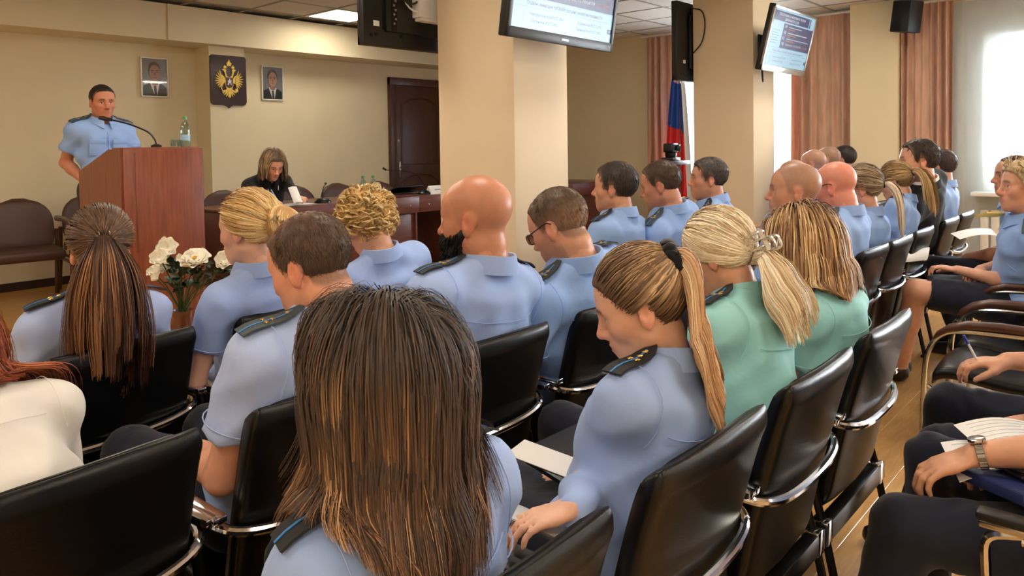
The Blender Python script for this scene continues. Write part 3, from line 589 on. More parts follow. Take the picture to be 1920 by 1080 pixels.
for sx in (-1, 1):
    mir = lambda P: [(sx*a, b) for a, b in P]
    wing = empty('wing', parent=em)
    relief('wing_arm', mir([(.035, .0), (.055, .055), (.085, .075), (.10, .05), (.09, .0), (.06, -.02)]), .010, par=wing)
    for k in range(9): a = math.radians(72-k*19); relief('feather', mir(leaf(.080+.010*math.cos(a), .045-.009*k, a, .082-.0035*k, .0085)), .011+.0015*(k % 2), par=wing)
    for k in range(6): a = math.radians(40-k*22); relief('feather', mir(leaf(.070, .035-.010*k, a, .045, .008)), .016, par=wing)
    relief('neck', mir([(.005, .05), (.025, .06), (.036, .10), (.03, .125), (.05, .135), (.078, .125), (.062, .112), (.052, .098), (.04, .055), (.02, .03)]), .014)
    relief('crown', mir([(.028, .14), (.058, .138), (.062, .158), (.050, .165), (.044, .180), (.038, .165), (.026, .160)]), .012)
    relief('claw', mir([(.02, -.075), (.045, -.085), (.075, -.10), (.07, -.115), (.04, -.108), (.018, -.10)]), .013)
    for k in range(4): a = math.radians(-90+sx*(8+k*20)); relief('tail_feather', leaf(0, -.085, a, .085, .010), .010+.002*(k % 2))
relief('tail_feather', leaf(0, -.085, -math.pi/2, .09, .011), .014); relief('body', [(-.04, .05), (.04, .05), (.045, -.03), (.028, -.085), (-.028, -.085), (-.045, -.03)], .012)
relief('central_crown', [(-.022, .165), (.022, .165), (.028, .195), (.014, .205), (.005, .22), (.005, .232), (-.005, .232), (-.005, .22), (-.014, .205), (-.028, .195)], .014)
sd_ = relief('breast_shield', [(-.036, .045), (.036, .045), (.036, -.045), (.018, -.06), (0, -.066), (-.018, -.06), (-.036, -.045)], .017, mat('shield_dark', (66, 40, 44), .4))
relief('horseman', [(-.024, -.03), (-.016, -.005), (-.022, .01), (-.008, .014), (-.004, .034), (.006, .034), (.006, .014), (.02, .018), (.016, -.002), (.022, -.034), (.012, -.03), (.004, -.014), (-.006, -.016), (-.012, -.038)], .021, mat('silver_relief', (214, 210, 220), .35, metal=.5))
relief('sceptre', [(-.115, .0), (-.108, .002), (-.062, -.125), (-.070, -.128)], .012); relief('orb', [(.078+.018*math.cos(t_), -.088+.02*math.sin(t_)) for t_ in np.linspace(0, 6.28, 14)[:-1]], .016)
# ------------------------------------------------------------------ flag, web camera
fg = empty('flag', (8.16, 4.52, 0)); tag(fg, 'white blue and red flag hanging from a floor pole by the window', 'flag')
MB().lathe([(.18, 0), (.18, .02), (.03, .05), (.03, .06)], 20).build('pole_base', M_dkmetal, fg); MB().lathe([(.013, .05), (.013, 2.28), (.022, 2.30), (.004, 2.38)], 12).build('pole', wood('pole_wood', (120, 84, 50), (150, 108, 66)), fg)
V, Fc, mi = [], [], []; NU, NV = 40, 26
for s_ in (0, 1):
    for j in range(NV+1):
        v = j/NV
        for i in range(NU+1):
            u = i/NU; wv = .10+.16*v**.8; a = (.55+.45*v)*.035*math.sin(u*22+1.2*v); V.append((a+s_*.003-.02, (u-.55)*wv*1.7*-1, 2.22-1.45*v-.06*math.sin(u*2.6)))
N = (NU+1)*(NV+1)
for j in range(NV):
    for i in range(NU):
        a = j*(NU+1)+i; q = (a, a+1, a+NU+2, a+NU+1); band = (j+.5)/NV+.28*abs((i+.5)/NU-.35)*-1.0+.10
        u = (i+.5)/NU; k = 0 if u > .80-.0*j else (1 if (j/NV) < .36+.25*max(0, u-.55) else 2)
        Fc += [q, tuple(N+t_ for t_ in q[::-1])]; mi += [k, k]
mesh('flag_cloth', V, Fc, [mat('flag_white', (232, 234, 238), .6), mat('flag_blue', (28, 76, 170), .6), mat('flag_red', (216, 34, 44), .6)], 180, fg, mi=mi)
wc = empty('conference_camera', (7.06, 4.02, 0)); tag(wc, 'black conference camera on a shelf stand by the flag', 'camera')
MB().lathe([(.2, 0), (.2, .02), (.03, .04), (.025, 1.2)], 20).build('stand', M_black, wc); MB().rbox((0, 0, 1.225), (.19, .13, .022), .006).build('shelf', M_black, wc); MB().rbox((.0, -.0, 1.265), (.085, .07, .018), .008).build('camera_base', M_black, wc)
MB().lathe([(.05, 1.283), (.06, 1.30), (.062, 1.33), (.03, 1.345)], 20).build('turntable', M_black, wc)
hd_ = MB().rbox((0, 0, 1.385), (.07, .06, .05), .02, seg=3).build('camera_head', M_black, wc); MB().lathe([(.036, 0), (.036, .03), (.03, .034), (.026, .028)], 18).build('lens', mat('lens_glass', (40, 70, 66), .05), hd_, loc=(.03, -.058, 1.385), rot=(math.pi/2, 0, .5))
MB().tube([(.05, .05, 1.24), (.14, .08, 1.30), (.20, .05, 1.28), (.22, 0, 1.18)], .006, 8, sub=4).build('cable', M_black, wc)

hb = empty('handbag', (4.40, .50, .455)); hb.rotation_euler = (0, 0, .3); tag(hb, 'black handbag with a metal chain on the empty visitor chair', 'bag')
MB().rbox((0, 0, .075), (.15, .055, .072), .03, seg=3).build('bag_body', mat('bag_leather', (14, 14, 15), .25), hb, smooth=60); MB().rbox((0, -.05, .10), (.12, .012, .04), .01).build('flap', mat('bag_leather', None), hb); MB().rbox((0, -.064, .075), (.022, .004, .012), .003).build('clasp', M_chrome, hb)
mb = MB()
for k in range(18):
    t = k/17; c = np.array([-.13+.26*t, -.02, .145+.05*math.sin(t*math.pi)]); e1, e2 = ((1, 0, 0), (0, 1, 0)) if k % 2 else ((1, 0, 0), (0, 0, 1)); mb.tube([c+np.array(e1)*.012*math.cos(a)+np.array(e2)*.007*math.sin(a) for a in np.linspace(0, 2*math.pi, 11)[:-1]], .002, 5, closed=True)
mb.build('chain', M_chrome, hb)
# ------------------------------------------------------------------ signed-distance modelling of bodies and clothes
f32 = np.float32
def nz(v): v = np.asarray(v, float); return v/(np.linalg.norm(v)+1e-12)
def cone(a, b, ra, rb, k=.02, op='u'): return dict(t='c', a=np.asarray(a, float), b=np.asarray(b, float), ra=ra, rb=rb, k=k, op=op)
def ball(c, r, k=.02, op='u'): return dict(t='e', c=np.asarray(c, float), r=np.array([r]*3, float), R=np.eye(3), k=k, op=op)
def ell(c, r, R=None, k=.02, op='u'): return dict(t='e', c=np.asarray(c, float), r=np.asarray(r, float), R=np.eye(3) if R is None else np.asarray(R, float), k=k, op=op)
def econe(a, b, e1, ra, rb, k=.03, op='u', cap=.5):   # tapered capsule with an elliptic section: radii along e1 and across
    return dict(t='x', a=np.asarray(a, float), b=np.asarray(b, float), e1=nz(e1), ra=np.asarray(ra, float), rb=np.asarray(rb, float), k=k, op=op, cap=cap)
def plane(p, n, k=.0, op='i'): return dict(t='p', p=np.asarray(p, float), n=nz(n), k=k, op=op)   # keeps the side against n
def pd(q, P):
    t = q['t']
    if t == 'c':
        a, b = q['a'].astype(f32), q['b'].astype(f32); ba = b-a; l2 = float(ba@ba)+1e-9
        pa = P-a; h = np.clip((pa@ba)/l2, 0, 1)
        return np.sqrt(((pa-h[..., None]*ba)**2).sum(-1))-(q['ra']+(q['rb']-q['ra'])*h)
    if t == 'e':
        L = (P-q['c'].astype(f32))@q['R'].astype(f32); r = q['r'].astype(f32); u = L/r
        k0 = np.sqrt((u**2).sum(-1)); k1 = np.sqrt(((u/r)**2).sum(-1))+1e-6
        return np.where(k0 < .05, -float(r.min()), k0*(k0-1)/k1)
    if t == 'x':
        a, b = q['a'].astype(f32), q['b'].astype(f32); ba = b-a; l = float(np.linalg.norm(ba)); ax = ba/l; e1 = q['e1']-ax*float(q['e1']@ax); e1 = (e1/np.linalg.norm(e1)).astype(f32); e2 = np.cross(ax, e1).astype(f32)
        pa = P-a; s = pa@ax; h = np.clip(s/l, 0, 1); w = s-h*l; q1 = pa@e1; q2 = pa@e2
        r1 = q['ra'][0]+(q['rb'][0]-q['ra'][0])*h; r2 = q['ra'][1]+(q['rb'][1]-q['ra'][1])*h; r3 = np.minimum(r1, r2)*q['cap']
        flat = q['cap'] < .3
        if flat: r3 = np.minimum(r1, r2)*.9
        u1, u2, u3 = q1/r1, q2/r2, (np.minimum(w, 0) if flat else w)/r3
        k0 = np.sqrt(u1*u1+u2*u2+u3*u3); k1 = np.sqrt((u1/r1)**2+(u2/r2)**2+(u3/r3)**2)+1e-6
        d = np.where(k0 < .05, -np.minimum(r1, r2), k0*(k0-1)/k1)
        return np.maximum(d, (s-l)*.98) if flat else d
    if t == 'p': return (P-q['p'].astype(f32))@q['n'].astype(f32)
    if t == 'f': return q['fn'](P)
def comb(d, e, q):
    op, k = q['op'], q['k']
    if op == 'u':
        if k <= 0: return np.minimum(d, e)
        h = np.maximum(k-np.abs(d-e), 0)/k; return np.minimum(d, e)-h*h*k*.25
    e = -e if op == 's' else e
    if k <= 0: return np.maximum(d, e)
    h = np.maximum(k-np.abs(d-e), 0)/k; return np.maximum(d, e)+h*h*k*.25
def sdf(prims, P):
    P = np.asarray(P, f32); d = np.full(P.shape[:-1], 9., f32)
    for q in prims:
        if q['op'] == 'd': d = d+q['fn'](P)
        else: d = comb(d, pd(q, P), q)
    return d
def sgrad(prims, P, e=.003):
    g = np.stack([sdf(prims, P+np.eye(3, dtype=f32)[i]*e)-sdf(prims, P-np.eye(3, dtype=f32)[i]*e) for i in range(3)], -1)
    return g/(np.linalg.norm(g, axis=-1, keepdims=True)+1e-9)
def pbound(q):
    if q['t'] == 'c': m = max(q['ra'], q['rb']); return np.minimum(q['a'], q['b'])-m, np.maximum(q['a'], q['b'])+m
    if q['t'] == 'e': m = q['r'].max(); return q['c']-m, q['c']+m
    if q['t'] == 'x': m = max(q['ra'].max(), q['rb'].max()); return np.minimum(q['a'], q['b'])-m, np.maximum(q['a'], q['b'])+m
def nets(prims, cell, lo=None, hi=None):              # surface nets -> vertices, quads
    if lo is None:
        bs = [pbound(q) for q in prims if q['op'] == 'u' and q['t'] in 'cex']
        lo = np.min([b[0] for b in bs], 0)-.03; hi = np.max([b[1] for b in bs], 0)+.03
    lo = np.asarray(lo, float); hi = np.asarray(hi, float)
    B = 6; nb = np.ceil((hi-lo)/(cell*B)).astype(int); n = nb*B+1
    bc = [lo[i]+(np.arange(nb[i])+.5)*cell*B for i in range(3)]
    CC = np.stack(np.meshgrid(*bc, indexing='ij'), -1).reshape(-1, 3).astype(f32)
    rad = cell*B*.87
    pdist = []; D = np.full(len(CC), 9., f32)
    for q in prims:
        if q['op'] == 'd': pdist.append(None); continue
        e = pd(q, CC); pdist.append(e); D = comb(D, e, q)
    keep = np.abs(D) < rad*1.35+.012
    kb = np.nonzero(keep)[0]
    off = np.stack(np.meshgrid(*[np.arange(B+1)*cell]*3, indexing='ij'), -1).reshape(-1, 3)
    org = CC[kb]-cell*B/2
    d = np.full((len(kb), (B+1)**3), 9., f32); offf = off.astype(f32)
    for q, e in zip(prims, pdist):
        if q['op'] == 'd':
            d += q['fn'](org[:, None, :]+offf[None]); continue
        if q['op'] == 'u': s = e[kb] < 2.4*rad+.012+q['k']
        elif q['op'] == 's': s = e[kb] < 1.3*rad+q['k']+.01
        else: s = e[kb] > -1.3*rad-q['k']-.01
        s = np.nonzero(s)[0]
        if len(s) == 0: continue
        d[s] = comb(d[s], pd(q, org[s][:, None, :]+offf[None]), q)
    G = np.repeat(np.repeat(np.repeat(D.reshape(nb), B, 0), B, 1), B, 2); G = np.pad(G, ((0, 1),)*3, mode='edge')
    G[-1] = 9; G[:, -1] = 9; G[:, :, -1] = 9
    bi = np.stack(np.unravel_index(kb, nb), -1)*B
    io = np.stack(np.meshgrid(*[np.arange(B+1)]*3, indexing='ij'), -1).reshape(-1, 3)
    idx = bi[:, None, :]+io[None]
    G[idx[..., 0], idx[..., 1], idx[..., 2]] = d
    G[0] = 9; G[:, 0] = 9; G[:, :, 0] = 9; G[-1] = 9; G[:, -1] = 9; G[:, :, -1] = 9
    S = G < 0
    c8 = [(i, j, k) for i in (0, 1) for j in (0, 1) for k in (0, 1)]
    def sl(c, A): return A[c[0]:A.shape[0]-1+c[0], c[1]:A.shape[1]-1+c[1], c[2]:A.shape[2]-1+c[2]]
    cnt = sum(sl(c, S).astype(np.int8) for c in c8); act = (cnt > 0) & (cnt < 8)
    cells = np.argwhere(act)
    vals = np.stack([G[cells[:, 0]+c[0], cells[:, 1]+c[1], cells[:, 2]+c[2]] for c in c8], 1)
    acc = np.zeros((len(cells), 3), f32); wt = np.zeros(len(cells), f32); c8a = np.array(c8, f32)
    for a in range(8):
        for b in range(a+1, 8):
            if np.abs(c8a[a]-c8a[b]).sum() != 1: continue
            va, vb = vals[:, a], vals[:, b]; m = (va < 0) != (vb < 0); t = np.where(m, va/(va-vb+1e-12), 0)
            acc += np.where(m[:, None], c8a[a]+(c8a[b]-c8a[a])*t[:, None], 0); wt += m
    V = lo+(cells+acc/np.maximum(wt, 1)[:, None])*cell
    vid = np.full(act.shape, -1, np.int32); vid[cells[:, 0], cells[:, 1], cells[:, 2]] = np.arange(len(cells))
    Q = []
    for ax in range(3):
        s0 = [slice(None)]*3; s1 = [slice(None)]*3; s0[ax] = slice(0, -1); s1[ax] = slice(1, None)
        A, Bv = S[tuple(s0)], S[tuple(s1)]; e = np.argwhere(A != Bv); flip = A[e[:, 0], e[:, 1], e[:, 2]]
        u, w = (ax+1) % 3, (ax+2) % 3
        ok = (e[:, u] > 0) & (e[:, w] > 0) & (e[:, u] < act.shape[u]) & (e[:, w] < act.shape[w]); e = e[ok]; flip = flip[ok]
        q = []
        for du, dw in ((-1, -1), (0, -1), (0, 0), (-1, 0)):
            c = e.copy(); c[:, u] += du; c[:, w] += dw; q.append(vid[c[:, 0], c[:, 1], c[:, 2]])
        q = np.stack(q, 1); q[~flip] = q[~flip][:, ::-1]; Q.append(q)
    Q = np.concatenate(Q); Q = Q[(Q >= 0).all(1)]
    return V, Q
def join(parts):                                      # [(V, Q)] -> one
    V = []; Q = []; n = 0
    for v, q in parts:
        V.append(v); Q.append(q+n); n += len(v)
    return np.concatenate(V), np.concatenate(Q)
def rotm(yaw, pitch=0, roll=0):                       # columns: right, forward, up; yaw left, pitch down, roll right (degrees)
    y, p, r = map(math.radians, (yaw, pitch, roll))
    Rz = np.array([[math.cos(y), -math.sin(y), 0], [math.sin(y), math.cos(y), 0], [0, 0, 1]])
    Rx = np.array([[1, 0, 0], [0, math.cos(p), math.sin(p)], [0, -math.sin(p), math.cos(p)]])
    Ry = np.array([[math.cos(r), 0, math.sin(r)], [0, 1, 0], [-math.sin(r), 0, math.cos(r)]])
    return Rz@Rx@Ry
# head in its own frame: x right, y forward, z up, origin between the ears
def head_prims(w):                                    # w: woman
    g = .94 if w else 1.
    L = [ell((0, -.012, .038), (.0775*g, .098*g, .088), k=0),
         ell((0, .028, -.030), (.057*g if w else .060, .062*g, .080), k=.04),
         ell((0, .054, .045), (.058*g, .036, .045), k=.03),
         cone((-.046*g, .0, -.060), (-.014, .066, -.094), .016 if w else .021, .014 if w else .017, .03), cone((.046*g, .0, -.060), (.014, .066, -.094), .016 if w else .021, .014 if w else .017, .03),
         ball((0, .070, -.098), .019 if w else .022, .022),
         ell((-.042*g, .056, -.020), (.022, .024, .024), k=.03), ell((.042*g, .056, -.020), (.022, .024, .024), k=.03),
         cone((-.042, .073, .024), (-.010, .086, .022), .008 if w else .0105, .0085 if w else .011, .018), cone((.042, .073, .024), (.010, .086, .022), .008 if w else .0105, .0085 if w else .011, .018),
         ell((-.031, .094, .003), (.019, .012, .012), k=.016, op='s'), ell((.031, .094, .003), (.019, .012, .012), k=.016, op='s'),
         ball((-.031, .0715, .004), .0135, .005), ball((.031, .0715, .004), .0135, .005),
         cone((0, .088, .014), (0, .1085 if w else .112, -.027), .0075, .0105, .014), ball((0, .109 if w else .113, -.030), .0105, .008),
         ell((-.012, .097, -.034), (.0085, .011, .0075), k=.008), ell((.012, .097, -.034), (.0085, .011, .0075), k=.008),
         ell((0, .080, -.062), (.030, .016, .026), k=.02),
         ell((0, .0945, -.0585), (.021, .0075, .0052), k=.007), ell((0, .0925, -.0690), (.018, .0080, .0060), k=.007),
         ell((0, .102, -.0635), (.022, .012, .0016), k=.004, op='s')]
    for s in (-1, 1):
        R = rotm(s*-22, 0, 0)@np.array([[1, 0, 0], [0, math.cos(.2), -math.sin(.2)], [0, math.sin(.2), math.cos(.2)]])
        L += [ell((s*.079*g, -.012, -.006), (.0075, .019, .031), R, k=.010), ell((s*.077*g, -.004, -.028), (.008, .010, .014), k=.008),
              ell((s*.090*g, -.008, .001), (.0075, .010, .017), R, k=.005, op='s')]
    return L
def xform(L, R, t, s=1.):
    out = []
    for q in L:
        q = dict(q)
        for n in ('a', 'b', 'c', 'p'):
            if n in q: q[n] = R@(q[n]*s)+t
        if 'n' in q: q['n'] = R@q['n']
        if 'R' in q: q['R'] = R@q['R']; q['r'] = q['r']*s
        if 'ra' in q: q['ra'] = q['ra']*s; q['rb'] = q['rb']*s
        if 'e1' in q: q['e1'] = R@q['e1']
        q['k'] = q['k']*s; out.append(q)
    return out
def hand_prims(W, h, n, side, curl=.5, spread=1., s=1., point=None):   # wrist, direction, palm normal (palm faces n), side +1 = thumb towards across
    h = nz(h); n = nz(n-h*(n@h)); a = np.cross(h, n)*side; R = np.stack([a, h, n], 1); L = []
    L.append(dict(ell(W+(h*.045+n*.002)*s, np.array([.037, .052, .0145])*s, R, k=.016)))
    fl = (.072, .082, .077, .060)
    for i in range(4):
        x = (-.030+.0205*i)*-1; b = W+(a*(x*.95)+h*(.082+(.006 if i in (1, 2) else 0)))*s
        d0 = nz(h+a*(x*-.0)*spread+a*(.10*spread*(1.5-i)/1.5)+n*curl*.35); d1 = nz(h*(1-.55*curl)+n*curl*1.1); d2 = nz(h*(1-1.2*curl)+n*curl*1.5)
        if point is not None and i == 0: d0 = nz(h+n*point*.3); d1 = nz(h+n*point); d2 = d1
        l = fl[i]*s; r0 = (.0092, .0094, .0090, .0080)[i]*s
        p1 = b+d0*l*.47; p2 = p1+d1*l*.33; p3 = p2+d2*l*.27
        L += [cone(b-h*.03*s, b, r0*1.1, r0*1.05, .008*s), cone(b, p1, r0*1.05, r0*.97, .003), cone(p1, p2, r0*.97, r0*.9, .002), cone(p2, p3, r0*.9, r0*.76, .002)]
    tb = W+(a*.022+h*.018+n*.006)*s; t1 = tb+nz(a*.75+h*.9+n*.35)*.042*s; t2 = t1+nz(a*.25+h*1+n*.35)*.034*s; t3 = t2+nz(a*.02+h*1+n*.45)*.026*s
    L += [cone(tb, t1, .0155*s, .0125*s, .016*s), cone(t1, t2, .0118*s, .0108*s, .004), cone(t2, t3, .0108*s, .0085*s, .003)]
    return L
# ------------------------------------------------------------------ people
M_skin = mat('skin', None, .40, spec=.42, attr='col', bump=.06, bscale=380, noise=.07, nscale=35)
M_skin.node_tree.nodes['Principled BSDF'].inputs['Subsurface Weight'].default_value = .12
M_skin.node_tree.nodes['Principled BSDF'].inputs['Subsurface Radius'].default_value = (.02, .008, .004)
M_hair = mat('hair', None, .47, spec=.32, attr='col')
def cloth(name, rgb, rough=.75): return mat(name, rgb, rough, spec=.25, sheen=.15, noise=.03, nscale=5, bump=.28, bscale=16)
M_blue = cloth('blue_uniform_cotton', (158, 184, 236)); M_blue2 = cloth('pale_blue_uniform_cotton', (174, 194, 240)); M_blue3 = cloth('strong_blue_uniform_cotton', (144, 178, 234))
M_teal = cloth('aqua_uniform_cotton', (148, 208, 208)); M_whitec = cloth('white_blouse', (238, 236, 230)); M_navy = cloth('navy_trousers', (26, 30, 46), .85)
M_suit = cloth('dark_suit', (26, 28, 36), .8); M_blackc = cloth('black_jacket', (18, 19, 24), .8)
M_epb = mat('epaulette_black', (24, 28, 34), .7, bump=.1, bscale=400); M_epg = mat('epaulette_grey', (62, 74, 78), .7, bump=.1, bscale=400)
M_gold = mat('gold', (214, 172, 84), .3, metal=.9); M_bluestripe = mat('blue_piping', (58, 132, 205), .6)
M_shoe = mat('black_shoe', (15, 14, 14), .3); M_lens = M_glass
S2L = lambda c: np.array(lin(c))
HL_M = (np.array([-.13, -.06, -.035, -.018, .004, .012, .028, .04, .06, .08, .12]), np.array([-.062, -.066, -.05, .012, .026, -.012, -.012, .04, .078, .088, .095]))
HL_W = (np.array([-.13, -.06, -.035, -.018, .004, .014, .03, .05, .07, .12]), np.array([-.072, -.074, -.06, .012, .024, .0, .018, .045, .075, .088]))
def hl(prof, L): return np.interp(L[..., 1], prof[0], prof[1])
def strands_mesh(name, P, w, cols, parent, taper=.25, sides=3, m=None, org=(0, 0, 0), ctr=None):
    N, S = P.shape[:2]
    T = np.gradient(P, axis=1); T /= np.linalg.norm(T, axis=2, keepdims=True)+1e-9
    t = np.linspace(0, 1, S); ww = np.asarray(w).reshape(-1, 1)*(1-(1-taper)*t**2)[None]
    if ctr is not None:                                # flat locks that face away from ctr
        nn = P-ctr; a = np.cross(T, nn); a /= np.linalg.norm(a, axis=2, keepdims=True)+1e-9; b = np.cross(a, T)
        tl = np.random.default_rng(N).normal(0, .22, (N, 1, 1)); a = a*np.cos(tl)+b*np.sin(tl)
        V = np.stack([P-ww[..., None]*a, P+ww[..., None]*a], 2); i = np.arange(N)[:, None]*S*2+np.arange(S-1)[None]*2
        Q = np.stack([i, i+1, i+3, i+2], -1).reshape(-1, 4); sides = 2
    else:
        up = np.where(np.abs(T[..., 2:3]) > .9, np.array([1., 0, 0]), np.array([0, 0, 1.]))
        a = np.cross(T, up); a /= np.linalg.norm(a, axis=2, keepdims=True)+1e-9; b = np.cross(T, a)
        V = np.zeros((N, S, sides, 3))
        for k in range(sides):
            an = 2*math.pi*k/sides; V[:, :, k] = P+ww[..., None]*(math.cos(an)*a+math.sin(an)*b)
        i = np.arange(N)[:, None, None]*S*sides+np.arange(S-1)[None, :, None]*sides; k = np.arange(sides)[None, None]
        Q = np.stack([i+k, i+(k+1) % sides, i+sides+(k+1) % sides, i+sides+k], -1).reshape(-1, 4)
    C = np.repeat(np.broadcast_to(cols, (N, S, 3))[:, :, None, :], sides, 2).reshape(-1, 3)
    return mesh(name, V.reshape(-1, 3)-np.asarray(org), Q, m or M_hair, 180, parent, cols=C)
def head_ctr(p, P):                                    # what the locks of a head turn away from
    c = np.broadcast_to(p.hc, P.shape).copy(); c[..., 2] = np.minimum(p.hc[2], P[..., 2]); return c
def clump(P, nc, amt, r_, power=1.2):
    N, S = P.shape[:2]; ci = r_.choice(N, nc, replace=False); mid = S//2
    d = ((P[:, None, mid]-P[None, ci, mid])**2).sum(-1)+((P[:, None, 0]-P[None, ci, 0])**2).sum(-1)
    a = d.argmin(1); t = np.linspace(0, 1, S)**power
    return P+(P[ci][a]-P)*(amt*t)[None, :, None], a
def fall(roots, d0, length, S, coll, off, g, r_, wob=.0, flick=0., out=None, axis=None, rmax=None):
    N = len(roots); P = np.zeros((N, S, 3)); P[:, 0] = roots; d = d0/(np.linalg.norm(d0, axis=1, keepdims=True)+1e-9)
    st = (np.asarray(length)*np.ones(N)/(S-1))[:, None]; wv = r_.normal(0, 1, (N, 3))
    for i in range(1, S):
        d = d+np.array([0, 0, -1.])*g*(1 if np.ndim(g) == 0 else g[:, None])+wob*wv*math.sin(i*1.1)
        if flick and i > S*.8 and out is not None: d = d+out(P[:, i-1])*flick
        d /= np.linalg.norm(d, axis=1, keepdims=True)+1e-9
        p = P[:, i-1]+d*st
        for _ in range(2):
            q = sdf(coll, p); m = q < off
            if m.any():
                gr_ = sgrad(coll, p[m]); p[m] += gr_*(np.broadcast_to(off, q.shape)[m]-q[m])[:, None]
        if rmax is not None:
            h = (p-axis)*np.array([1, 1, 0]); rl = np.linalg.norm(h, axis=1); lim = rmax*(.80+.45*off/np.max(off))*(1+(.22 if not flick else .75)*max(0, i/S-.62)); k = np.where(rl > lim, .6*(lim/np.maximum(rl, 1e-6)-1), 0); p = p+h*k[:, None]
        d = p-P[:, i-1]; d /= np.linalg.norm(d, axis=1, keepdims=True)+1e-9; P[:, i] = p
    return P
def proj_on(prims, P, off, it=4):
    P = np.array(P, float)
    for _ in range(it):
        d = sdf(prims, P)-off; P = P-sgrad(prims, P)*d[:, None]
    return P
def strip(prims, pts, width, thick, off):             # a thin solid strip laid over a surface along a line
    C = proj_on(prims, catmull(np.array(pts, float), 4), off); T = np.gradient(C, axis=0); T /= np.linalg.norm(T, axis=1)[:, None]
    Nn = sgrad(prims, C); Sd = np.cross(T, Nn); Sd /= np.linalg.norm(Sd, axis=1)[:, None]
    wd_ = np.broadcast_to(width, (len(C),)) if np.ndim(width) == 0 else np.interp(np.linspace(0, 1, len(C)), np.linspace(0, 1, len(width)), width)
    rings = []
    for i in range(len(C)):
        a = Sd[i]*wd_[i]/2; u = Nn[i]*thick; rings.append([C[i]-a, C[i]+a, C[i]+a+u, C[i]-a+u])
    return rings, C, T, Nn, Sd
class Person: pass
PEOPLE = []
def person(label, hc, hyaw=0, hpitch=0, hroll=0, hip=(0, 0, .55), byaw=0, woman=False, s=1., girth=1., shirt=None, sleeve=.62, skin=(214, 160, 130), q=1., arms=None, bottom='trousers', legs=None,
           brow=(70, 50, 38), buzz=None, stubble=0., collar=True, ep=None, bow=.03, hands=True, seed=1, knee=None, body_cell=None, lips=None, pants=None, bare=False, shrug=0., sw=None, beard=False, tuck=False, acell=None, face=True, tum=0., long_sleeve=False):
    p = Person(); p.r = np.random.default_rng(seed); w = woman; R_ = p.r
    hc = np.asarray(hc, float); hip = np.asarray(hip, float); Rh = rotm(hyaw, hpitch, hroll); Rb = rotm(byaw)
    fb = Rb[:, 1]; p.hc, p.Rh, p.s = hc, Rh, s
    Sb = hc+Rh@np.array([0, -.03, -.072])*s; u = nz(hc-.04*s*Rh[:, 1]-hip)
    Nb = Sb-nz(.45*Rh[:, 2]+.75*u+.12*fb)*(.066 if w else .060)*s
    u = nz(Nb-hip); r = nz(Rb[:, 0]-u*(Rb[:, 0]@u)); fw = np.cross(u, r); Ls = np.linalg.norm(Nb-hip)
    p.u, p.r_, p.fw, p.Nb, p.hip, p.Sb = u, r, fw, Nb, hip, Sb
    sp = lambda t, f_=0., x=0.: hip+(Nb-hip)*t+fw*(f_-bow*math.sin(math.pi*t))+r*x
    p.sp = sp
    sw = (sw or (.163 if w else .188))*s
    Sh = {1: Nb-u*(.078-shrug)*s+r*sw-fw*.008, -1: Nb-u*(.078-shrug)*s-r*sw-fw*.008}; p.Sh = Sh
    am = .84 if w else 1.
    arms = arms or {}
    El, Wr = {}, {}
    for sd in (1, -1):
        a = arms.get(sd, {})
        El[sd] = np.asarray(a['el']) if 'el' in a else Sh[sd]+(np.array([0, 0, -1.])*.255+fb*.07+r*sd*.045)*s
        Wr[sd] = np.asarray(a['wr']) if 'wr' in a else hip+(fb*.27-r*sd*-.07+np.array([0, 0, .10]))*s
        # keep bone lengths
        El[sd] = Sh[sd]+nz(El[sd]-Sh[sd])*.275*s*(a.get('ul', 1)); Wr[sd] = El[sd]+nz(Wr[sd]-El[sd])*.245*s*(a.get('fl', 1))
    p.El, p.Wr = El, Wr
    g = girth
    def torso(o, sh):                                  # o: how much larger than the body; sh: cloth
        L = [ell(hip+u*.02, np.array([.158*g*(1.02 if w else .98), .122*g, .10])*s+o*.3, np.stack([r, fw, u], 1), k=0),
             econe(sp(.16), sp(.48, tum*.3), r, np.array([.146*g, .116*g+tum*.5])*s+o, np.array([(.132 if w else .152)*g, .108*g+tum*.4])*s+o, .06),
             econe(sp(.45), sp(.86), r, np.array([(.135 if w else .155)*g, .108*g])*s+o, np.array([(.142 if w else .165)*(.6+.4*g), .092*(.5+.5*g)])*s+o, .06),
             cone(Sh[-1]+u*-.012, Sh[1]+u*-.012, .052*am*s+o, .052*am*s+o, .05),
             cone(Nb+u*.012-fw*.012, Sh[1]*.75+Nb*.25, .044*am*s+o*.7, .045*am*s+o*.8, .04), cone(Nb+u*.012-fw*.012, Sh[-1]*.75+Nb*.25, .044*am*s+o*.7, .045*am*s+o*.8, .04)]
        if w: L += [ell(sp(.66, .085, x), np.array([.058, .05, .056])*s+o, np.stack([r, fw, u], 1), k=.05) for x in (-.07*s, .07*s)]
        else: L += [ell(sp(.72, .06, x), np.array([.075, .05, .065])*s+o, np.stack([r, fw, u], 1), k=.05) for x in (-.075*s, .075*s)]
        return L
    neck = [cone(Sb+Rh[:, 1]*.004*s, Nb-u*.02, (.046 if w else .057*(.7+.3*g))*s, (.052 if w else .064*(.7+.3*g))*s, .03*s)]
    headL = xform(head_prims(w), Rh, hc, s)
    jaw = [cone(hc+Rh@np.array([0, .035, -.075])*s, Nb+fw*.02+u*.02, .03*s, .035*s, .03*s)] if w else [cone(hc+Rh@np.array([0, .035, -.07])*s, Nb+fw*.028+u*.02, (.038 if g < 1.1 else .048)*s, .04*s, .035*s)]
    armL = {}
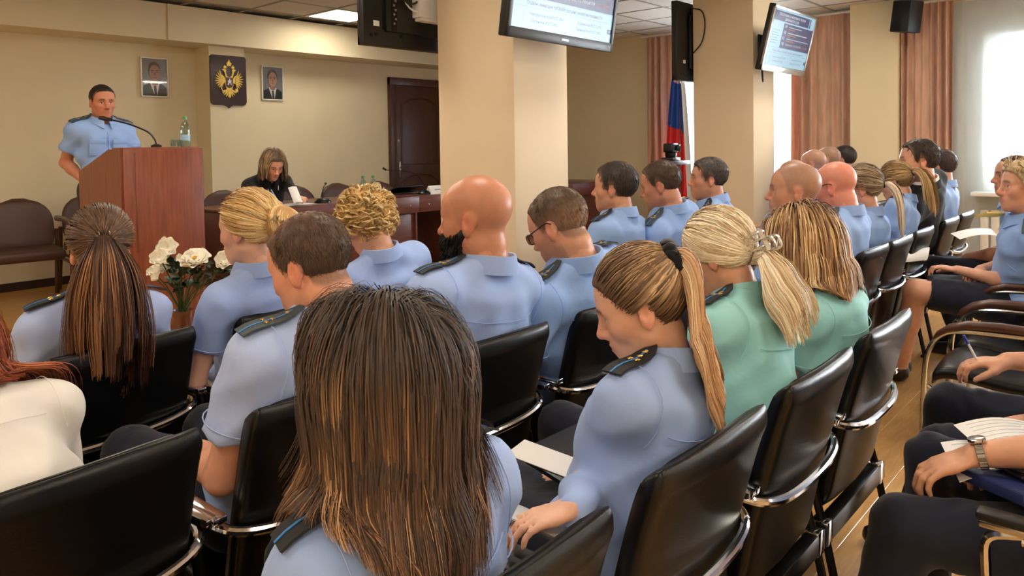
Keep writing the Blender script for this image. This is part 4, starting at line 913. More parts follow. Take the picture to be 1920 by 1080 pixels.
    for sd in (1, -1):
        a = arms.get(sd, {})
        hd = nz(a['hd']) if 'hd' in a else nz(Wr[sd]-El[sd]+np.array([0, 0, -.04])+r*(-sd)*.05)
        hn = np.asarray(a.get('hn', (0, 0, -1.)), float)
        armL[sd] = [ball(Sh[sd], .052*am*s, 0), cone(Sh[sd], El[sd], .050*am*s*(.6+.4*g), .040*am*s, .03), cone(El[sd], El[sd]+(Wr[sd]-El[sd])*.35, .040*am*s, .041*am*s, .02), cone(El[sd]+(Wr[sd]-El[sd])*.35, Wr[sd], .040*am*s, .0265*am*s, .02)]
        if hands: armL[sd] += hand_prims(Wr[sd], hd, hn, a.get('side', 1 if (np.cross(hd, hn)@r)*sd < 0 else -1), a.get('curl', .5), a.get('spread', 1.), (.9 if w else 1.02)*s, a.get('point'))
    # ---- body mesh: head and arms fine, the rest coarse, one object
    hcell = .0075 if not face else (.0043 if q >= 1 else (.0062 if q > .5 else .0085)); acell = acell or (.0105 if q > .5 else .014); tcell = .03
    allp = headL+neck+jaw
    cut = plane(Nb-u*.035, -u, 0)
    parts = [nets(allp+[cut], hcell)]; nh = len(parts[0][0])
    parts.append(nets(torso(-.012, False)+neck, tcell))
    for sd in (1, -1):
        parts.append(nets(armL[sd], acell))
    thigh = {}
    if bottom is not None:
        kn = {}; an = {}
        for sd in (1, -1):
            k0 = (knee or {}).get(sd); kn[sd] = np.asarray(k0[0]) if k0 else hip+(fb*.43+r*sd*.12+np.array([0, 0, .02]))*s
            hj = hip+r*sd*.088*s+fb*.02
            kn[sd] = hj+nz(kn[sd]-hj)*.44*s
            an[sd] = np.asarray(k0[1]) if k0 and len(k0) > 1 else np.array([*(kn[sd]+fb*(-.16 if tuck else .03)*s)[:2], .09])
        p.kn, p.an = kn, an
        if bare:
            for sd in (1, -1):
                parts.append(nets([cone(hip+r*sd*.088*s, kn[sd], .075*s*g, .056*s, 0), cone(kn[sd], kn[sd]*.65+an[sd]*.35, .054*s, .056*s, .03), cone(kn[sd]*.65+an[sd]*.35, an[sd], .055*s, .036*s, .03), cone(an[sd], an[sd]+fb*.1*s+np.array([0, 0, -.045]), .038*s, .03*s, .02)], .013))
    V, Qd = join(parts)
    C = np.tile(S2L(skin), (len(V), 1))
    L = (V[:nh]-hc)@Rh/s; x, y, z = L[:, 0], L[:, 1], L[:, 2]; ax = np.abs(x)
    def mixc(c, m, idx=slice(0, nh)): C[idx] = C[idx]*(1-m[:, None])+S2L(c)[None]*m[:, None]
    sm = lambda v, a, b: np.clip((v-a)/(b-a), 0, 1)
    red = tuple(min(255, int(v)) for v in (skin[0]*1.0, skin[1]*.80, skin[2]*.76))
    mixc(red, .45*np.exp(-((y-.105)**2+x**2+(z+.03)**2)/.0005)+.3*np.exp(-((ax-.045)**2+(z+.02)**2)/.0008)*(y > .02)+.55*np.exp(-((ax-.082)**2)/.00012-((y+.01)**2)/.0008-(z+.006)**2/.002))
    if stubble: mixc((84, 70, 64), stubble*sm(-z, .045, .07)*(y > -.02)*sm(-z, .03, .06))
    mixc(lips or ((188, 104, 98) if w else (178, 112, 100)), .75*np.exp(-((ax/.023)**4))*np.exp(-(((z+.0637)/.0098)**4))*(y > .078))
    mixc(brow, .85*np.exp(-(((z-.0245-.004*np.sin(ax*60))/.0048)**4))*sm(ax, .008, .014)*sm(-ax, -.052, -.044)*(y > .05))
    de = np.sqrt((ax-.031)**2+(y-.0715)**2+(z-.004)**2)
    eyem = (de < .0150)*(y > .0755)*(np.abs(z-.003) < .0046)
    mixc((226, 220, 214), .9*eyem); mixc((44, 34, 30), eyem*(np.sqrt((ax-.031)**2+(z-.004)**2) < .0062)*1.0); mixc((60, 42, 36), .8*(de < .0165)*(y > .07)*np.exp(-((z-.0088)/.0022)**2))
    if buzz is not None:
        bc, amt, prof = buzz; hm = sm(z-hl(prof, L), 0, .014)*(ax > -1); ear = np.exp(-(((ax-.085)/.012)**2)-((y+.008)/.02)**2-((z+.004)/.03)**2)
        nzm = .85+.15*np.sin(x*900)*np.sin(y*800+z*700)
        mixc(bc, amt*hm*nzm*(1-np.clip(ear*1.6, 0, 1)))
    p.root = mesh('person', V-np.array([hip[0], hip[1], 0]), Qd, M_skin, 180, loc=(hip[0], hip[1], 0), cols=C)
    tag(p.root, label, 'person'); p.org = np.array([hip[0], hip[1], 0])
    # ---- shirt
    if shirt is not None:
        ph = R_.uniform(0, 6.28, 8); fs = .0052*s
        def folds(P):
            Qp = P-Nb.astype(f32); a = Qp@r.astype(f32); b = Qp@fw.astype(f32); c = Qp@u.astype(f32)
            low = np.clip((-c-.05)/.3, 0, 1); side = np.clip(np.abs(a)/.16, 0, 1)
            rid = lambda x: 1-2*np.abs(np.sin(x*.5))
            f1 = rid(26*c+10*np.sin(6*a+ph[0])+6*b+ph[1])*np.sin(9*a+5*c+ph[2]); f2 = rid(44*(c+.65*np.abs(a))+5*np.sin(9*b+ph[3])+ph[4]); f3 = np.sin(52*a+21*c+ph[5])*np.sin(18*c-33*b+ph[6])
            return (-fs*(.35+1.1*low)*f1-fs*(.15+1.0*side*np.clip((-c-.02)/.1, .2, 1))*f2*.8-.0022*f3).astype(f32)
        SL = torso(.013, True)
        for sd in (1, -1):
            e = El[sd]-Sh[sd]; out = nz(np.cross(e, fb))
            if sleeve < 1: SL.append(econe(Sh[sd], Sh[sd]+e*sleeve, fb, np.array([.064, .062])*am*s*(.6+.4*g)+.004, np.array([.066, .060])*am*s*(.7+.3*g)+.006, .045, cap=.10))
            else:
                SL.append(cone(Sh[sd], El[sd], .062*am*s*(.6+.4*g), .052*am*s, .045)); SL.append(cone(El[sd], El[sd]+(Wr[sd]-El[sd])*(.95 if long_sleeve else .6), .052*am*s, .042*am*s, .02))
        p.SL = list(SL)
        SL = SL+[dict(t='d', op='d', fn=folds, k=0)]
        # neck hole
        SL.append(dict(cone(Nb+u*.008+fw*.012, Sb+fw*.01+u*.03, (.060 if w else .071*(.75+.25*g))*s, .088*s, .004), op='s'))
        p.SLf = SL
        v, qd = nets(SL, (body_cell or (.0105 if q >= 1 else .0125 if q > .5 else .017)))
        p.shirt = mesh('shirt', v-p.org, qd, shirt, 180, p.root)
        p.shirt_m = shirt
        for sd in (1, -1):
            if sleeve < 1 and q > .5:
                e = El[sd]-Sh[sd]; c0 = Sh[sd]+e*(sleeve-.09); n_ = nz(e); a1 = nz(fb-n_*(fb@n_)); a2 = np.cross(n_, a1); rr_ = .066*am*s*(.7+.3*g)+.010
                mb = MB(); mb.tube([c0+(a1*math.cos(t)*rr_*1.02+a2*math.sin(t)*rr_*.98)-p.org for t in np.linspace(0, 2*math.pi, 25)[:-1]], .0016, 5, closed=True); mb.build('cuff_seam', shirt, p.root)
        if collar:
            ax_ = nz(nz(Sb-Nb)*.55+u*.6); e1 = nz(r-ax_*(r@ax_)); e2 = np.cross(ax_, e1); c0 = Nb+ax_*.016*s+fw*.006; rn = (.058 if w else .070*(.75+.25*g))*s; rings = []
            for a in np.linspace(math.radians(14), math.radians(346), 40):
                rad = e2*math.cos(a)+e1*math.sin(a); fr_ = (1+math.cos(a))/2; o_ = c0-ax_*.045*s*fr_**1.5+e2*.018*fr_*s; tip = max(0, 1-min(a, 2*math.pi-a)/.9)
                pr = [(0, -.012), (.001, .020), (.004, .032), (.010, .033), (.016, .018), (.028+.010*tip, -.015-.030*tip), (.022+.008*tip, -.018-.030*tip), (.009, .010)]
                rings.append([o_+rad*(rn+x_*s)+ax_*z_*s-p.org for x_, z_ in pr])
            mb = MB(); mb.loft(rings); p.collar = mb.build('collar', shirt, p.root, smooth=50)
    # ---- epaulettes
    if ep:
        for sd in ep['sides']:
            A = Nb*.5+Sh[sd]*.5+u*.09+fw*.036; Bp = Sh[sd]+r*sd*.045*s+u*.06+fw*.036
            rg, Cc, Tt, Nn, Sd = strip(p.SL, [A, (A+Bp)/2+u*.02, Bp], [.02, .046, .05, .052, .052], .004, .0055)
            mb = MB(); mb.loft([[np.array(pt)-p.org for pt in rr] for rr in rg]); e_ = mb.build('epaulette', ep.get('m', M_epb), p.root, smooth=30)
            if ep.get('stripe') is not None:
                rg2, *_ = strip(p.SL, [A*.85+Bp*.15, (A+Bp)/2+u*.02, Bp], .004, .0012, .0098)
                mb = MB(); mb.loft([[np.array(pt)-p.org for pt in rr] for rr in rg2]); mb.build('stripe', ep['stripe'], e_, smooth=30)
            for (t_, o_) in ep.get('stars', ()):
                i = int(t_*(len(Cc)-1)); c = Cc[i]+Nn[i]*.0045+Sd[i]*o_; poly = []
                for k_ in range(10):
                    a = math.pi*k_/5; rr = .0075 if k_ % 2 == 0 else .0034; poly.append(c+Tt[i]*rr*math.cos(a)+Sd[i]*rr*math.sin(a)-p.org)
                n_ = Nn[i]*.0022; V_ = poly+[q_+n_*.4 for q_ in poly]+[c+n_*1.6-p.org]
                mb = MB(); mb.add(V_, [tuple(range(10))[::-1]]+[(k_, (k_+1) % 10, 10+(k_+1) % 10, 10+k_) for k_ in range(10)]+[(10+k_, 10+(k_+1) % 10, 20) for k_ in range(10)]); mb.build('star', M_gold, e_, smooth=None)
    # ---- trousers, skirt, shoes
    if bottom is not None:
        pm = pants or M_navy; PL = [ell(hip-u*.012, np.array([.184*g*(1.02 if w else .98), .150*g, .112])*s, np.stack([r, fw, u], 1), k=0)]
        for sd in (1, -1):
            hj = hip+r*sd*.088*s+fb*.02
            if bottom == 'trousers':
                PL += [cone(hj, kn[sd], .096*s*(.5+.5*g), .070*s, .03), cone(kn[sd], an[sd]+np.array([0, 0, .0]), .067*s, .058*s, .03)]
            elif bottom == 'standing': PL += [cone(hj, kn[sd], .098*s, .07*s, .03), cone(kn[sd], an[sd], .068*s, .06*s, .03)]
            else: PL += [econe(hj, hj+(kn[sd]-hj)*.86, r, np.array([.095, .095])*s, np.array([.085, .078])*s, .06, cap=.15)]
        if bottom == 'skirt': PL += [econe(hip+fb*.04, hip+(kn[1]+kn[-1]-2*hip)*.5*.84, r, np.array([.15, .085])*s, np.array([.14, .066])*s, .05, cap=.15)]
        phz = R_.uniform(0, 6, 4)
        def pf(P): return (-.0035*np.sin(P[..., 0]*60+8*np.sin(P[..., 1]*14+phz[0])+P[..., 2]*30)*np.sin(P[..., 1]*35+P[..., 2]*22+phz[1])).astype(f32)
        PL.append(dict(t='d', op='d', fn=pf, k=0))
        v, qd = nets(PL, legs or (.020 if q >= 1 else .025)); mesh('skirt' if bottom == 'skirt' else 'trousers', v-p.org, qd, pm, 180, p.root)
        for sd in (1, -1):
            A = an[sd]; v, qd = nets([cone(A+np.array([0, 0, -.035]), A+fb*.16*s+np.array([0, 0, -.055]), .046*s, .036*s, 0), ball(A+np.array([0, 0, -.02]), .046*s, .02), plane((0, 0, .004), (0, 0, -1), 0)], .017)
            mesh('shoe', v-p.org, qd, M_shoe, 180, p.root)
    p.coll = headL+neck+(p.SL if shirt is not None else torso(.01, True)); p.headL = headL
    PEOPLE.append(p); return p
def tolocal(p, P): return (np.asarray(P)-p.hc)@p.Rh/p.s
def toworld(p, L): return (np.asarray(L)*p.s)@p.Rh.T+p.hc
CRC, CRR = np.array([0, -.012, .038]), np.array([.0775, .098, .088])
def scalp(p, n, prof, w, seed, ymax=.2):              # n points on the scalp above the hairline, head frame
    r_ = np.random.default_rng(seed); out = []
    g = np.array([.94, .94, 1]) if w else 1
    while len(out) < n:
        v = r_.normal(size=(4*n, 3)); v /= np.linalg.norm(v, axis=1)[:, None]; L = CRC+v*CRR*g
        L = L[(L[:, 2] > hl(prof, L)) & (L[:, 1] < ymax)]; out += list(L)
    return np.array(out[:n])
def hair_cap(p, prof, thick, col, w=False, cell=.0068, noise=.002, front=0., name='hair', cols=None, extra=None, seed=3):
    g = .94 if w else 1.; ph = np.random.default_rng(seed).uniform(0, 6, 4)
    def cutf(P):
        L = ((P-p.hc.astype(f32))@p.Rh.astype(f32))/p.s; return ((np.interp(L[..., 1], prof[0], prof[1])-L[..., 2])*.7*p.s).astype(f32)
    def nf(P):
        L = ((P-p.hc.astype(f32))@p.Rh.astype(f32))/p.s
        return (noise*np.sin(L[..., 0]*170+ph[0]+3*np.sin(L[..., 1]*60))*np.sin(L[..., 1]*130+L[..., 2]*90+ph[1])).astype(f32)
    L = [ell(CRC, CRR*np.array([g, g, 1])+np.array([thick*.75, thick*.8, thick]), k=0), ell((0, .048, .05), (.06*g+thick*.8, .036+thick*.8, .045+thick), k=.03)]
    if extra: L += extra
    PR = xform(L, p.Rh, p.hc, p.s)+[dict(t='f', fn=cutf, k=.008, op='i'), dict(t='d', op='d', fn=nf, k=0)]
    lo = p.hc-.2*p.s; hi = p.hc+.2*p.s
    v, qd = nets(PR, cell, lo, hi)
    C = np.tile(S2L(col), (len(v), 1)); Lv = tolocal(p, v); rn = np.random.default_rng(seed).uniform(0, 6, 4)
    C = C*(1+.22*np.sin(Lv[:, 0]*420+rn[0]+2*np.sin(Lv[:, 2]*90))*np.sin(Lv[:, 2]*120+Lv[:, 1]*260+rn[1])+.10*np.sin(Lv[:, 0]*150+Lv[:, 1]*90+rn[2]))[:, None]
    if cols is not None: C = cols(Lv, C)
    return mesh(name, v-p.org, qd, M_hair, 180, p.root, cols=C)
def ramp(c1, c2, t): return S2L(c1)*(1-t)+S2L(c2)*t
def short_hair(p, prof, col, col2=None, thick=.008, n=1500, ln=.018, w=False, cell=.0062, seed=4, sweep=(0, .3, .2), width=.0009, cols=None):
    if cols is None and not w:
        sk_ = S2L((178, 132, 106))
        def cols(L, C):
            k = np.clip((hl(prof, L)+.034-L[:, 2])/.034, 0, 1)*.45*(L[:, 1] < .06); return C*(1-k[:, None])+sk_*k[:, None]
    cap = hair_cap(p, prof, thick, col, w, cell, cols=cols)
    if n:
        r_ = np.random.default_rng(seed); L = scalp(p, n, prof, w, seed); nrm = (L-CRC)/CRR**2; nrm /= np.linalg.norm(nrm, axis=1)[:, None]
        root = L+nrm*thick*.55; down = np.stack([L[:, 0]*2, -(L[:, 1]+.0)*0+sweep[1]*np.sign(L[:, 1]-.0)*.5+sweep[1]*.3, -np.ones(n)*.8*(1-L[:, 2]/.13)+.1], 1)+np.array([sweep[0], 0, 0])
        tan = down-nrm*(down*nrm).sum(1)[:, None]; tan /= np.linalg.norm(tan, axis=1)[:, None]+1e-9
        l = ln*r_.uniform(.6, 1.2, n)[:, None]
        P = np.stack([root, root+tan*l*.5+nrm*l*.22, root+tan*l+nrm*l*.18], 1)
        cc = S2L(col)[None]*(r_.uniform(.7, 1.35, n)[:, None]) if col2 is None else ramp(col, col2, r_.uniform(0, 1, n)[:, None])
        Cc = np.repeat(cc[:, None], 3, 1)
        if cols is not None: Cc = np.stack([cols(P[:, k], Cc[:, k].copy()) for k in range(3)], 1)
        strands_mesh('hair_strands', toworld(p, P.reshape(-1, 3)).reshape(P.shape), np.full(n, width), Cc, cap, .5, org=p.org)
    return cap
def combed(p, T, n, prof, off, S=9, seed=5, w=True, lift=.0):   # strands drawn over the scalp to a tie point T (head frame)
    r_ = np.random.default_rng(seed); L = scalp(p, n, prof, w, seed); T = np.asarray(T)+r_.normal(0, .004, (n, 3)); t = np.linspace(0, 1, S)[None, :, None]
    X = L[:, None]*(1-t)+T[:, None]*t; d = (X-CRC)/(CRR*(np.array([.94, .94, 1]) if w else 1)); k = np.linalg.norm(d, axis=2, keepdims=True)
    o_ = off*r_.uniform(.5, 1.15, (n, 1, 1)); P = CRC+d/k*(CRR*(np.array([.94, .94, 1]) if w else 1))
    nrm = (P-CRC)/CRR**2; nrm /= np.linalg.norm(nrm, axis=2, keepdims=True)
    P = P+nrm*(o_+lift*np.sin(math.pi*t))
    e = np.clip((t-.8)/.2, 0, 1); P = P*(1-e)+X*e
    return toworld(p, P.reshape(-1, 3)).reshape(P.shape), L, r_
# ------------------------------------------------------------------ hair styles
WX = np.array([.94, .94, 1])
def nrm_of(L): n = (L-CRC)/CRR**2; return n/np.linalg.norm(n, axis=1)[:, None]
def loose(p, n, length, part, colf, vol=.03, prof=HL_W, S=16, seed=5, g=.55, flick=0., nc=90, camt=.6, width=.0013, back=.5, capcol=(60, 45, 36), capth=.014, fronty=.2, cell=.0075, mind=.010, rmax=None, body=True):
    r_ = np.random.default_rng(seed); L = scalp(p, n, prof, True, seed, fronty); nn = nrm_of(L); sx = np.sign(L[:, 0]-part+1e-5)
    fr_ = np.clip((L[:, 1]+.075)/.07, 0, 1)
    d = np.stack([sx*(.12+.8*fr_), -back*np.clip((L[:, 1]+.02)/.08, .25, 1.2)-.35*(1-fr_), -.15-.6*(1-fr_)], 1); d = d-nn*(d*nn).sum(1)[:, None]*.9
    off = mind+vol*r_.uniform(0, 1, n)**1.2
    cap = hair_cap(p, prof, capth, capcol, True, cell, noise=.001)  # cap colour darker than the locks, with their self-shadow put into it
    P = fall(toworld(p, L+nn*.006), d@p.Rh.T, length*r_.uniform(.86, 1.05, n), S, p.coll, off*p.s, g, r_, .03, flick, lambda q: (q-p.hc)*np.array([1, 1, 0])/(np.linalg.norm((q-p.hc)*np.array([1, 1, 0]), axis=1, keepdims=True)+1e-6), p.hc-p.Rh[:, 1]*np.array([1, 1, 0])*.02, rmax)
    P, a = clump(P, nc, camt, r_)
    if body:                                           # solid core under the strands
        inner = np.nonzero(off < mind+vol*.3)[0]; pick = r_.choice(inner, min(46, len(inner)), replace=False); ks = np.linspace(1, int(S*.86), 6).astype(int)
        PRM = [cone(P[i, ks[j]], P[i, ks[j+1]], .011, .011 if j < 4 else .006, .008) for i in pick for j in range(5)]
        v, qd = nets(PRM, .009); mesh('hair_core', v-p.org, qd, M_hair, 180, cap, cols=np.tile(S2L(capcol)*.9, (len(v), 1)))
    strands_mesh('hair_strands', P, width*r_.uniform(.7, 1.25, n)*p.s, colf(r_, a, n, S, L), cap, .3, org=p.org, ctr=head_ctr(p, P))
    return cap
def tail(p, T, d0, length, n, colf, rad, par, S=16, seed=6, g=.35, spread=1.2, nc=40, camt=.4, width=.0013, wob=.03, coll=True, mind=.012, cof=.6):
    r_ = np.random.default_rng(seed); T = toworld(p, np.array([T]))[0]; d0 = nz(d0); a1 = nz(np.cross(d0, [0, 0, 1.])); a2 = np.cross(d0, a1)
    th = r_.uniform(0, 2*math.pi, n); rr = rad*np.sqrt(r_.uniform(0, 1, n)); o_ = (a1*np.cos(th)[:, None]+a2*np.sin(th)[:, None])*rr[:, None]
    P0 = np.repeat((T+d0*.0)[None], n, 0)+o_*.45; d = d0[None]+o_/rad*.30
    P = fall(P0, d, length*r_.uniform(.75, 1.05, n), S, p.coll if coll else [ball((0, 0, -50), .1)], mind+rr*cof, g, r_, wob)
    t = np.linspace(0, 1, S)[None, :, None]; P = P+o_[:, None]*spread*np.sin(np.clip(t*1.35, 0, 1.3)*math.pi/2)*.9
    P, a = clump(P, nc, camt, r_)
    return strands_mesh('ponytail', P, width*r_.uniform(.7, 1.25, n), colf(r_, a, n, S, None), par, .3, org=p.org, ctr=P.mean(0, keepdims=True)+0*P)
def slick(p, T, n, colf, prof=HL_W, off=.012, capcol=(90, 70, 50), seed=5, lift=.004, width=.0013, capth=.009, cell=.0068, S=9, nc=120):
    cap = hair_cap(p, prof, capth, capcol, True, cell, noise=.0006)
    P, L, r_ = combed(p, T, n, prof, off, S, seed, True, lift); P, a = clump(P, nc, .45, r_)
    strands_mesh('hair_strands', P, width*r_.uniform(.7, 1.2, n), colf(r_, a, n, S, L), cap, .8, org=p.org, ctr=head_ctr(p, P)); return cap
def colmix(pal, wts, lo=.75, hi=1.2, root=None, rootlen=.25, tipk=None):
    pl_ = [S2L(c) for c in pal]
    def f(r_, a, n, S, L):
        nc = a.max()+1; pick = r_.choice(len(pal), nc, p=np.array(wts)/sum(wts)); own = r_.choice(len(pal), n, p=np.array(wts)/sum(wts)); u = np.where(r_.uniform(size=n) < .65, pick[a], own)
        base = np.array(pl_)[u]*r_.uniform(lo, hi, n)[:, None]; C = np.repeat(base[:, None], S, 1); t = np.linspace(0, 1, S)[None, :, None]
        if root is not None:
            k = np.clip(1-(t-rootlen*.6)/(rootlen*.8), 0, 1); k = np.broadcast_to(k, (n, S, 1)); C = C*(1-k)+(S2L(root)*r_.uniform(.7, 1.2, n)[:, None])[:, None]*k
        return C
    return f
def glasses(p, m, label=None, wide=.066, r=.0018, rect=(.024, .017)):
    mb = MB()
    for sx in (-1, 1):
        c = np.array([sx*.033, .104, .002]); mb.tube([(toworld(p, [c+np.array([rect[0]*math.copysign(abs(math.cos(t))**.6, math.cos(t)), -.010*abs(math.cos(t))*(1 if math.cos(t)*sx > 0 else 0), rect[1]*math.copysign(abs(math.sin(t))**.6, math.sin(t))])])[0]-p.org) for t in np.linspace(0, 2*math.pi, 21)[:-1]], r, 6, closed=True)
    g_ = mb.build('glasses_frame', m, p.root)
    MB().tube([toworld(p, [(-.010, .106, .006)])[0]-p.org, toworld(p, [(0, .110, .009)])[0]-p.org, toworld(p, [(.010, .106, .006)])[0]-p.org], r, 6).build('bridge', m, g_)
    for sx in (-1, 1):
        MB().tube([toworld(p, [q])[0]-p.org for q in ((sx*.057, .095, .008), (sx*.074, .08, .010), (sx*.082, .03, .016), (sx*.084, -.004, .020), (sx*.083, -.022, .010))], r*1.25, 6, sub=3).build('temple', m, g_)
        c = np.array([sx*.033, .1045, .002]); V = [toworld(p, [c+np.array([rect[0]*math.copysign(abs(math.cos(t))**.6, math.cos(t))*.98, 0, rect[1]*math.copysign(abs(math.sin(t))**.6, math.sin(t))*.98])])[0]-p.org for t in np.linspace(0, 2*math.pi, 21)[:-1]]
        n_ = p.Rh[:, 1]*.001; mb = MB(); mb.add(V+[v+n_ for v in V], [tuple(range(20))[::-1], tuple(range(20, 40))]+[(k, (k+1) % 20, 20+(k+1) % 20, 20+k) for k in range(20)]); mb.build('lens', M_glass, g_, smooth=None)
    return g_
def seams(p, m):                                      # yoke and armhole seams laid on the shirt
    q = lambda t, x, b: p.sp(t, -b, x)
    Y = proj_on(p.SL, [q(.80, x, .14) for x in np.linspace(-.15, .15, 15)*p.s], .0065)
    MB().tube(Y-p.org, .0012, 5).build('yoke_seam', m, p.shirt)
    for sd in (1, -1):
        ring = [p.Sh[sd]-p.r_*sd*.012+(p.fw*math.cos(t)*.09+p.u*math.sin(t)*.085)*p.s for t in np.linspace(.4, 2*math.pi*.62, 16)]
        MB().tube(proj_on(p.SL, ring, .0065)-p.org, .0012, 5).build('sleeve_seam', m, p.shirt)
EPB = dict(sides=(1, -1), m=M_epb, stripe=M_bluestripe, stars=((.62, .009), (.62, -.009), (.42, 0)))
EPG = dict(sides=(1, -1), m=M_epg, stripe=M_bluestripe, stars=((.72, .010), (.72, -.010), (.55, 0), (.28, .004)))
EPO = dict(sides=(1, -1), m=M_epg, stripe=M_gold, stars=((.7, 0), (.5, 0)))
def hipof(x, y, z=.545): return (x, y, z)
# ---- nearest row
P1 = person('woman with long dark brown hair and caramel highlights in a blue shirt, seen from behind', at(716, 720, 1.09), 2, 10, 0, hipof(.73, .95), 0, True, .95, 1.0, M_blue, ep=EPB, face=False, seed=11, skin=(214, 166, 140), brow=(60, 40, 32), bow=.05)
PAL1 = colmix([(70, 55, 47), (90, 69, 56), (112, 82, 62), (160, 118, 84), (196, 154, 112)], [.32, .28, .18, .13, .09], root=(68, 56, 49), rootlen=.36)
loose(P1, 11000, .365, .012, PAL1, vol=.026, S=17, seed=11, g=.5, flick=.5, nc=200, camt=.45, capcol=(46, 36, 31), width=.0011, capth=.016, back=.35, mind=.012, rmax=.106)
glasses(P1, mat('red_glasses', (150, 32, 40), .3), rect=(.027, .019)); seams(P1, M_blue)
P2 = person('fair woman with a high ponytail and black scrunchie, looking down at her lap', at(1203, 574, 1.60), 30, 22, 0, hipof(1.31, .95), 0, True, .96, 1.0, M_blue, sleeve=1.1, long_sleeve=True, ep=dict(EPB, stars=((.62, .009), (.62, -.009), (.42, 0), (.3, 0))), seed=12, skin=(224, 176, 150), brow=(96, 70, 52), bow=.05,
            arms={-1: dict(el=at(1105, 900, 1.62), wr=at(1080, 945, 1.42), hd=at(1010, 965, 1.40)-at(1080, 945, 1.42), hn=(0, 0, -1.), curl=.55)}, bottom='skirt', bare=True, acell=.0055)
PAL2 = colmix([(122, 94, 70), (158, 126, 92), (196, 162, 122), (222, 194, 152)], [.3, .3, .25, .15], root=(110, 84, 64), rootlen=.3)
c2 = slick(P2, (0, -.098, .072), 4500, PAL2, capcol=(92, 70, 52), seed=12, lift=.007, off=.013)
tail(P2, (0, -.108, .068), P2.Rh@np.array([0, -.5, -.25]), .345, 3000, colmix([(176, 138, 104), (208, 170, 130), (230, 200, 162), (146, 112, 84)], [.3, .35, .2, .15]), .066, c2, seed=12, g=.75, spread=1.1, nc=40, camt=.4, wob=.06, cof=.1, mind=.006)
mb = MB(); Tm = toworld(P2, [(0, -.110, .072)])[0]; dd = nz(P2.Rh@np.array([0, -.9, .2])); e1 = nz(np.cross(dd, [1, 0, 0])); e2 = np.cross(dd, e1); rr_ = np.random.default_rng(3)
mb.tube([Tm+(e1*math.cos(t)+e2*math.sin(t))*(.027+.003*math.sin(t*9))+dd*.004*math.sin(t*7)-P2.org for t in np.linspace(0, 2*math.pi, 49)[:-1]], [.017+.004*math.sin(k*1.9) for k in range(48)], 10, closed=True); mb.build('scrunchie', M_blackc, P2.root, smooth=80); seams(P2, M_blue)
MB().lathe([(.0095, 0), (.0115, .001), (.0115, .004), (.0095, .005)], 16).build('ring', M_gold, P2.root, loc=tuple(at(1032, 957, 1.40)-P2.org))
P3 = person('woman in an aqua shirt with pale blond hair in a silver claw', at(1350, 478, 2.12), 0, 26, 0, hipof(1.885, .95), 0, True, .97, 1.08, M_teal, ep=EPB, face=False, seed=13, bow=.06)
PAL3 = colmix([(226, 204, 168), (244, 228, 196), (206, 178, 138), (250, 240, 216)], [.3, .35, .15, .2])
c3 = slick(P3, (0.0, -.100, -.035), 3600, PAL3, capcol=(206, 184, 148), seed=13, lift=.010, off=.014)
tail(P3, (0.0, -.100, -.045), P3.Rh@np.array([0, -.6, -.6]), .24, 2600, PAL3, .055, c3, seed=13, g=.40, spread=1.25, nc=70, camt=.35, wob=.05)
cl = MB(); bx_ = lambda L: toworld(P3, [(L[0]*1.25, L[1]-.004, L[2]*1.2-.062)])[0]-P3.org
for sx in (-1, 1):
    for k in range(5): z0 = .065-.017*k; cl.tube([bx_((sx*.004, -.136, z0)), bx_((sx*.020, -.138, z0)), bx_((sx*.034, -.126, z0-.002)), bx_((sx*.040, -.108, z0-.004))], [.0042, .004, .0034, .002], 8, sub=3)
    cl.tube([bx_((sx*.006, -.137, .070)), bx_((sx*.006, -.142, .03)), bx_((sx*.006, -.137, -.008))], .0052, 8, sub=3); cl.tube([bx_((sx*.006, -.141, .045)), bx_((sx*.012, -.158, .045)), bx_((sx*.016, -.172, .042)), bx_((sx*.016, -.172, .018)), bx_((sx*.012, -.158, .015)), bx_((sx*.006, -.141, .015))], .0045, 8, sub=3)
cl.build('hair_claw', mat('silver_claw', (212, 210, 206), .2, metal=.85), P3.root); seams(P3, M_teal)
P4 = person('woman in an aqua shirt with a smooth bob of blond and brown stripes', at(1508, 462, 2.42), 4, 30, 0, hipof(2.485, .95), 0, True, .97, 1.05, M_teal, ep=EPO, face=False, seed=14, bow=.06)
PAL4 = colmix([(122, 88, 64), (176, 134, 94), (216, 178, 126), (238, 208, 160), (146, 108, 78)], [.2, .25, .25, .15, .15], root=(120, 90, 66), rootlen=.15)
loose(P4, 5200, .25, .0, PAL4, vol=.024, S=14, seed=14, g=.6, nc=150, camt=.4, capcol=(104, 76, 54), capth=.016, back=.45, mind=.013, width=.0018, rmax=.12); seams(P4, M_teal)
# ---- second row
P5 = person('heavy man with cropped brown hair and a grey epaulette with gold stars', at(584, 500, 1.86), 20, 20, 0, hipof(1.01, 1.80), 6, False, 1.03, 1.18, M_blue2, ep=EPG, seed=15, skin=(222, 158, 128), stubble=.12, bow=.05, brow=(84, 62, 50), buzz=((92, 72, 58), .75, HL_M))
def thin5(L, C):
    k = np.exp(-(((L[:, 0])/.042)**2+((L[:, 1]-.02)/.055)**2))*(L[:, 2] > .07); return C*(1-.7*k[:, None])+S2L((190, 136, 108))*.7*k[:, None]
short_hair(P5, HL_M, (86, 66, 54), (116, 94, 78), .007, 3800, .014, seed=15, cols=thin5, width=.0007); seams(P5, M_blue2)
P6 = person('bald man with a full black beard in a blue uniform shirt', at(893, 412, 2.32), 20, 4, 0, hipof(1.595, 1.79), 0, False, 1.11, 1.06, M_blue, ep=EPB, seed=16, skin=(206, 142, 110), bow=.04, brow=(60, 44, 36), buzz=((158, 116, 94), .28, HL_M)); seams(P6, M_blue)
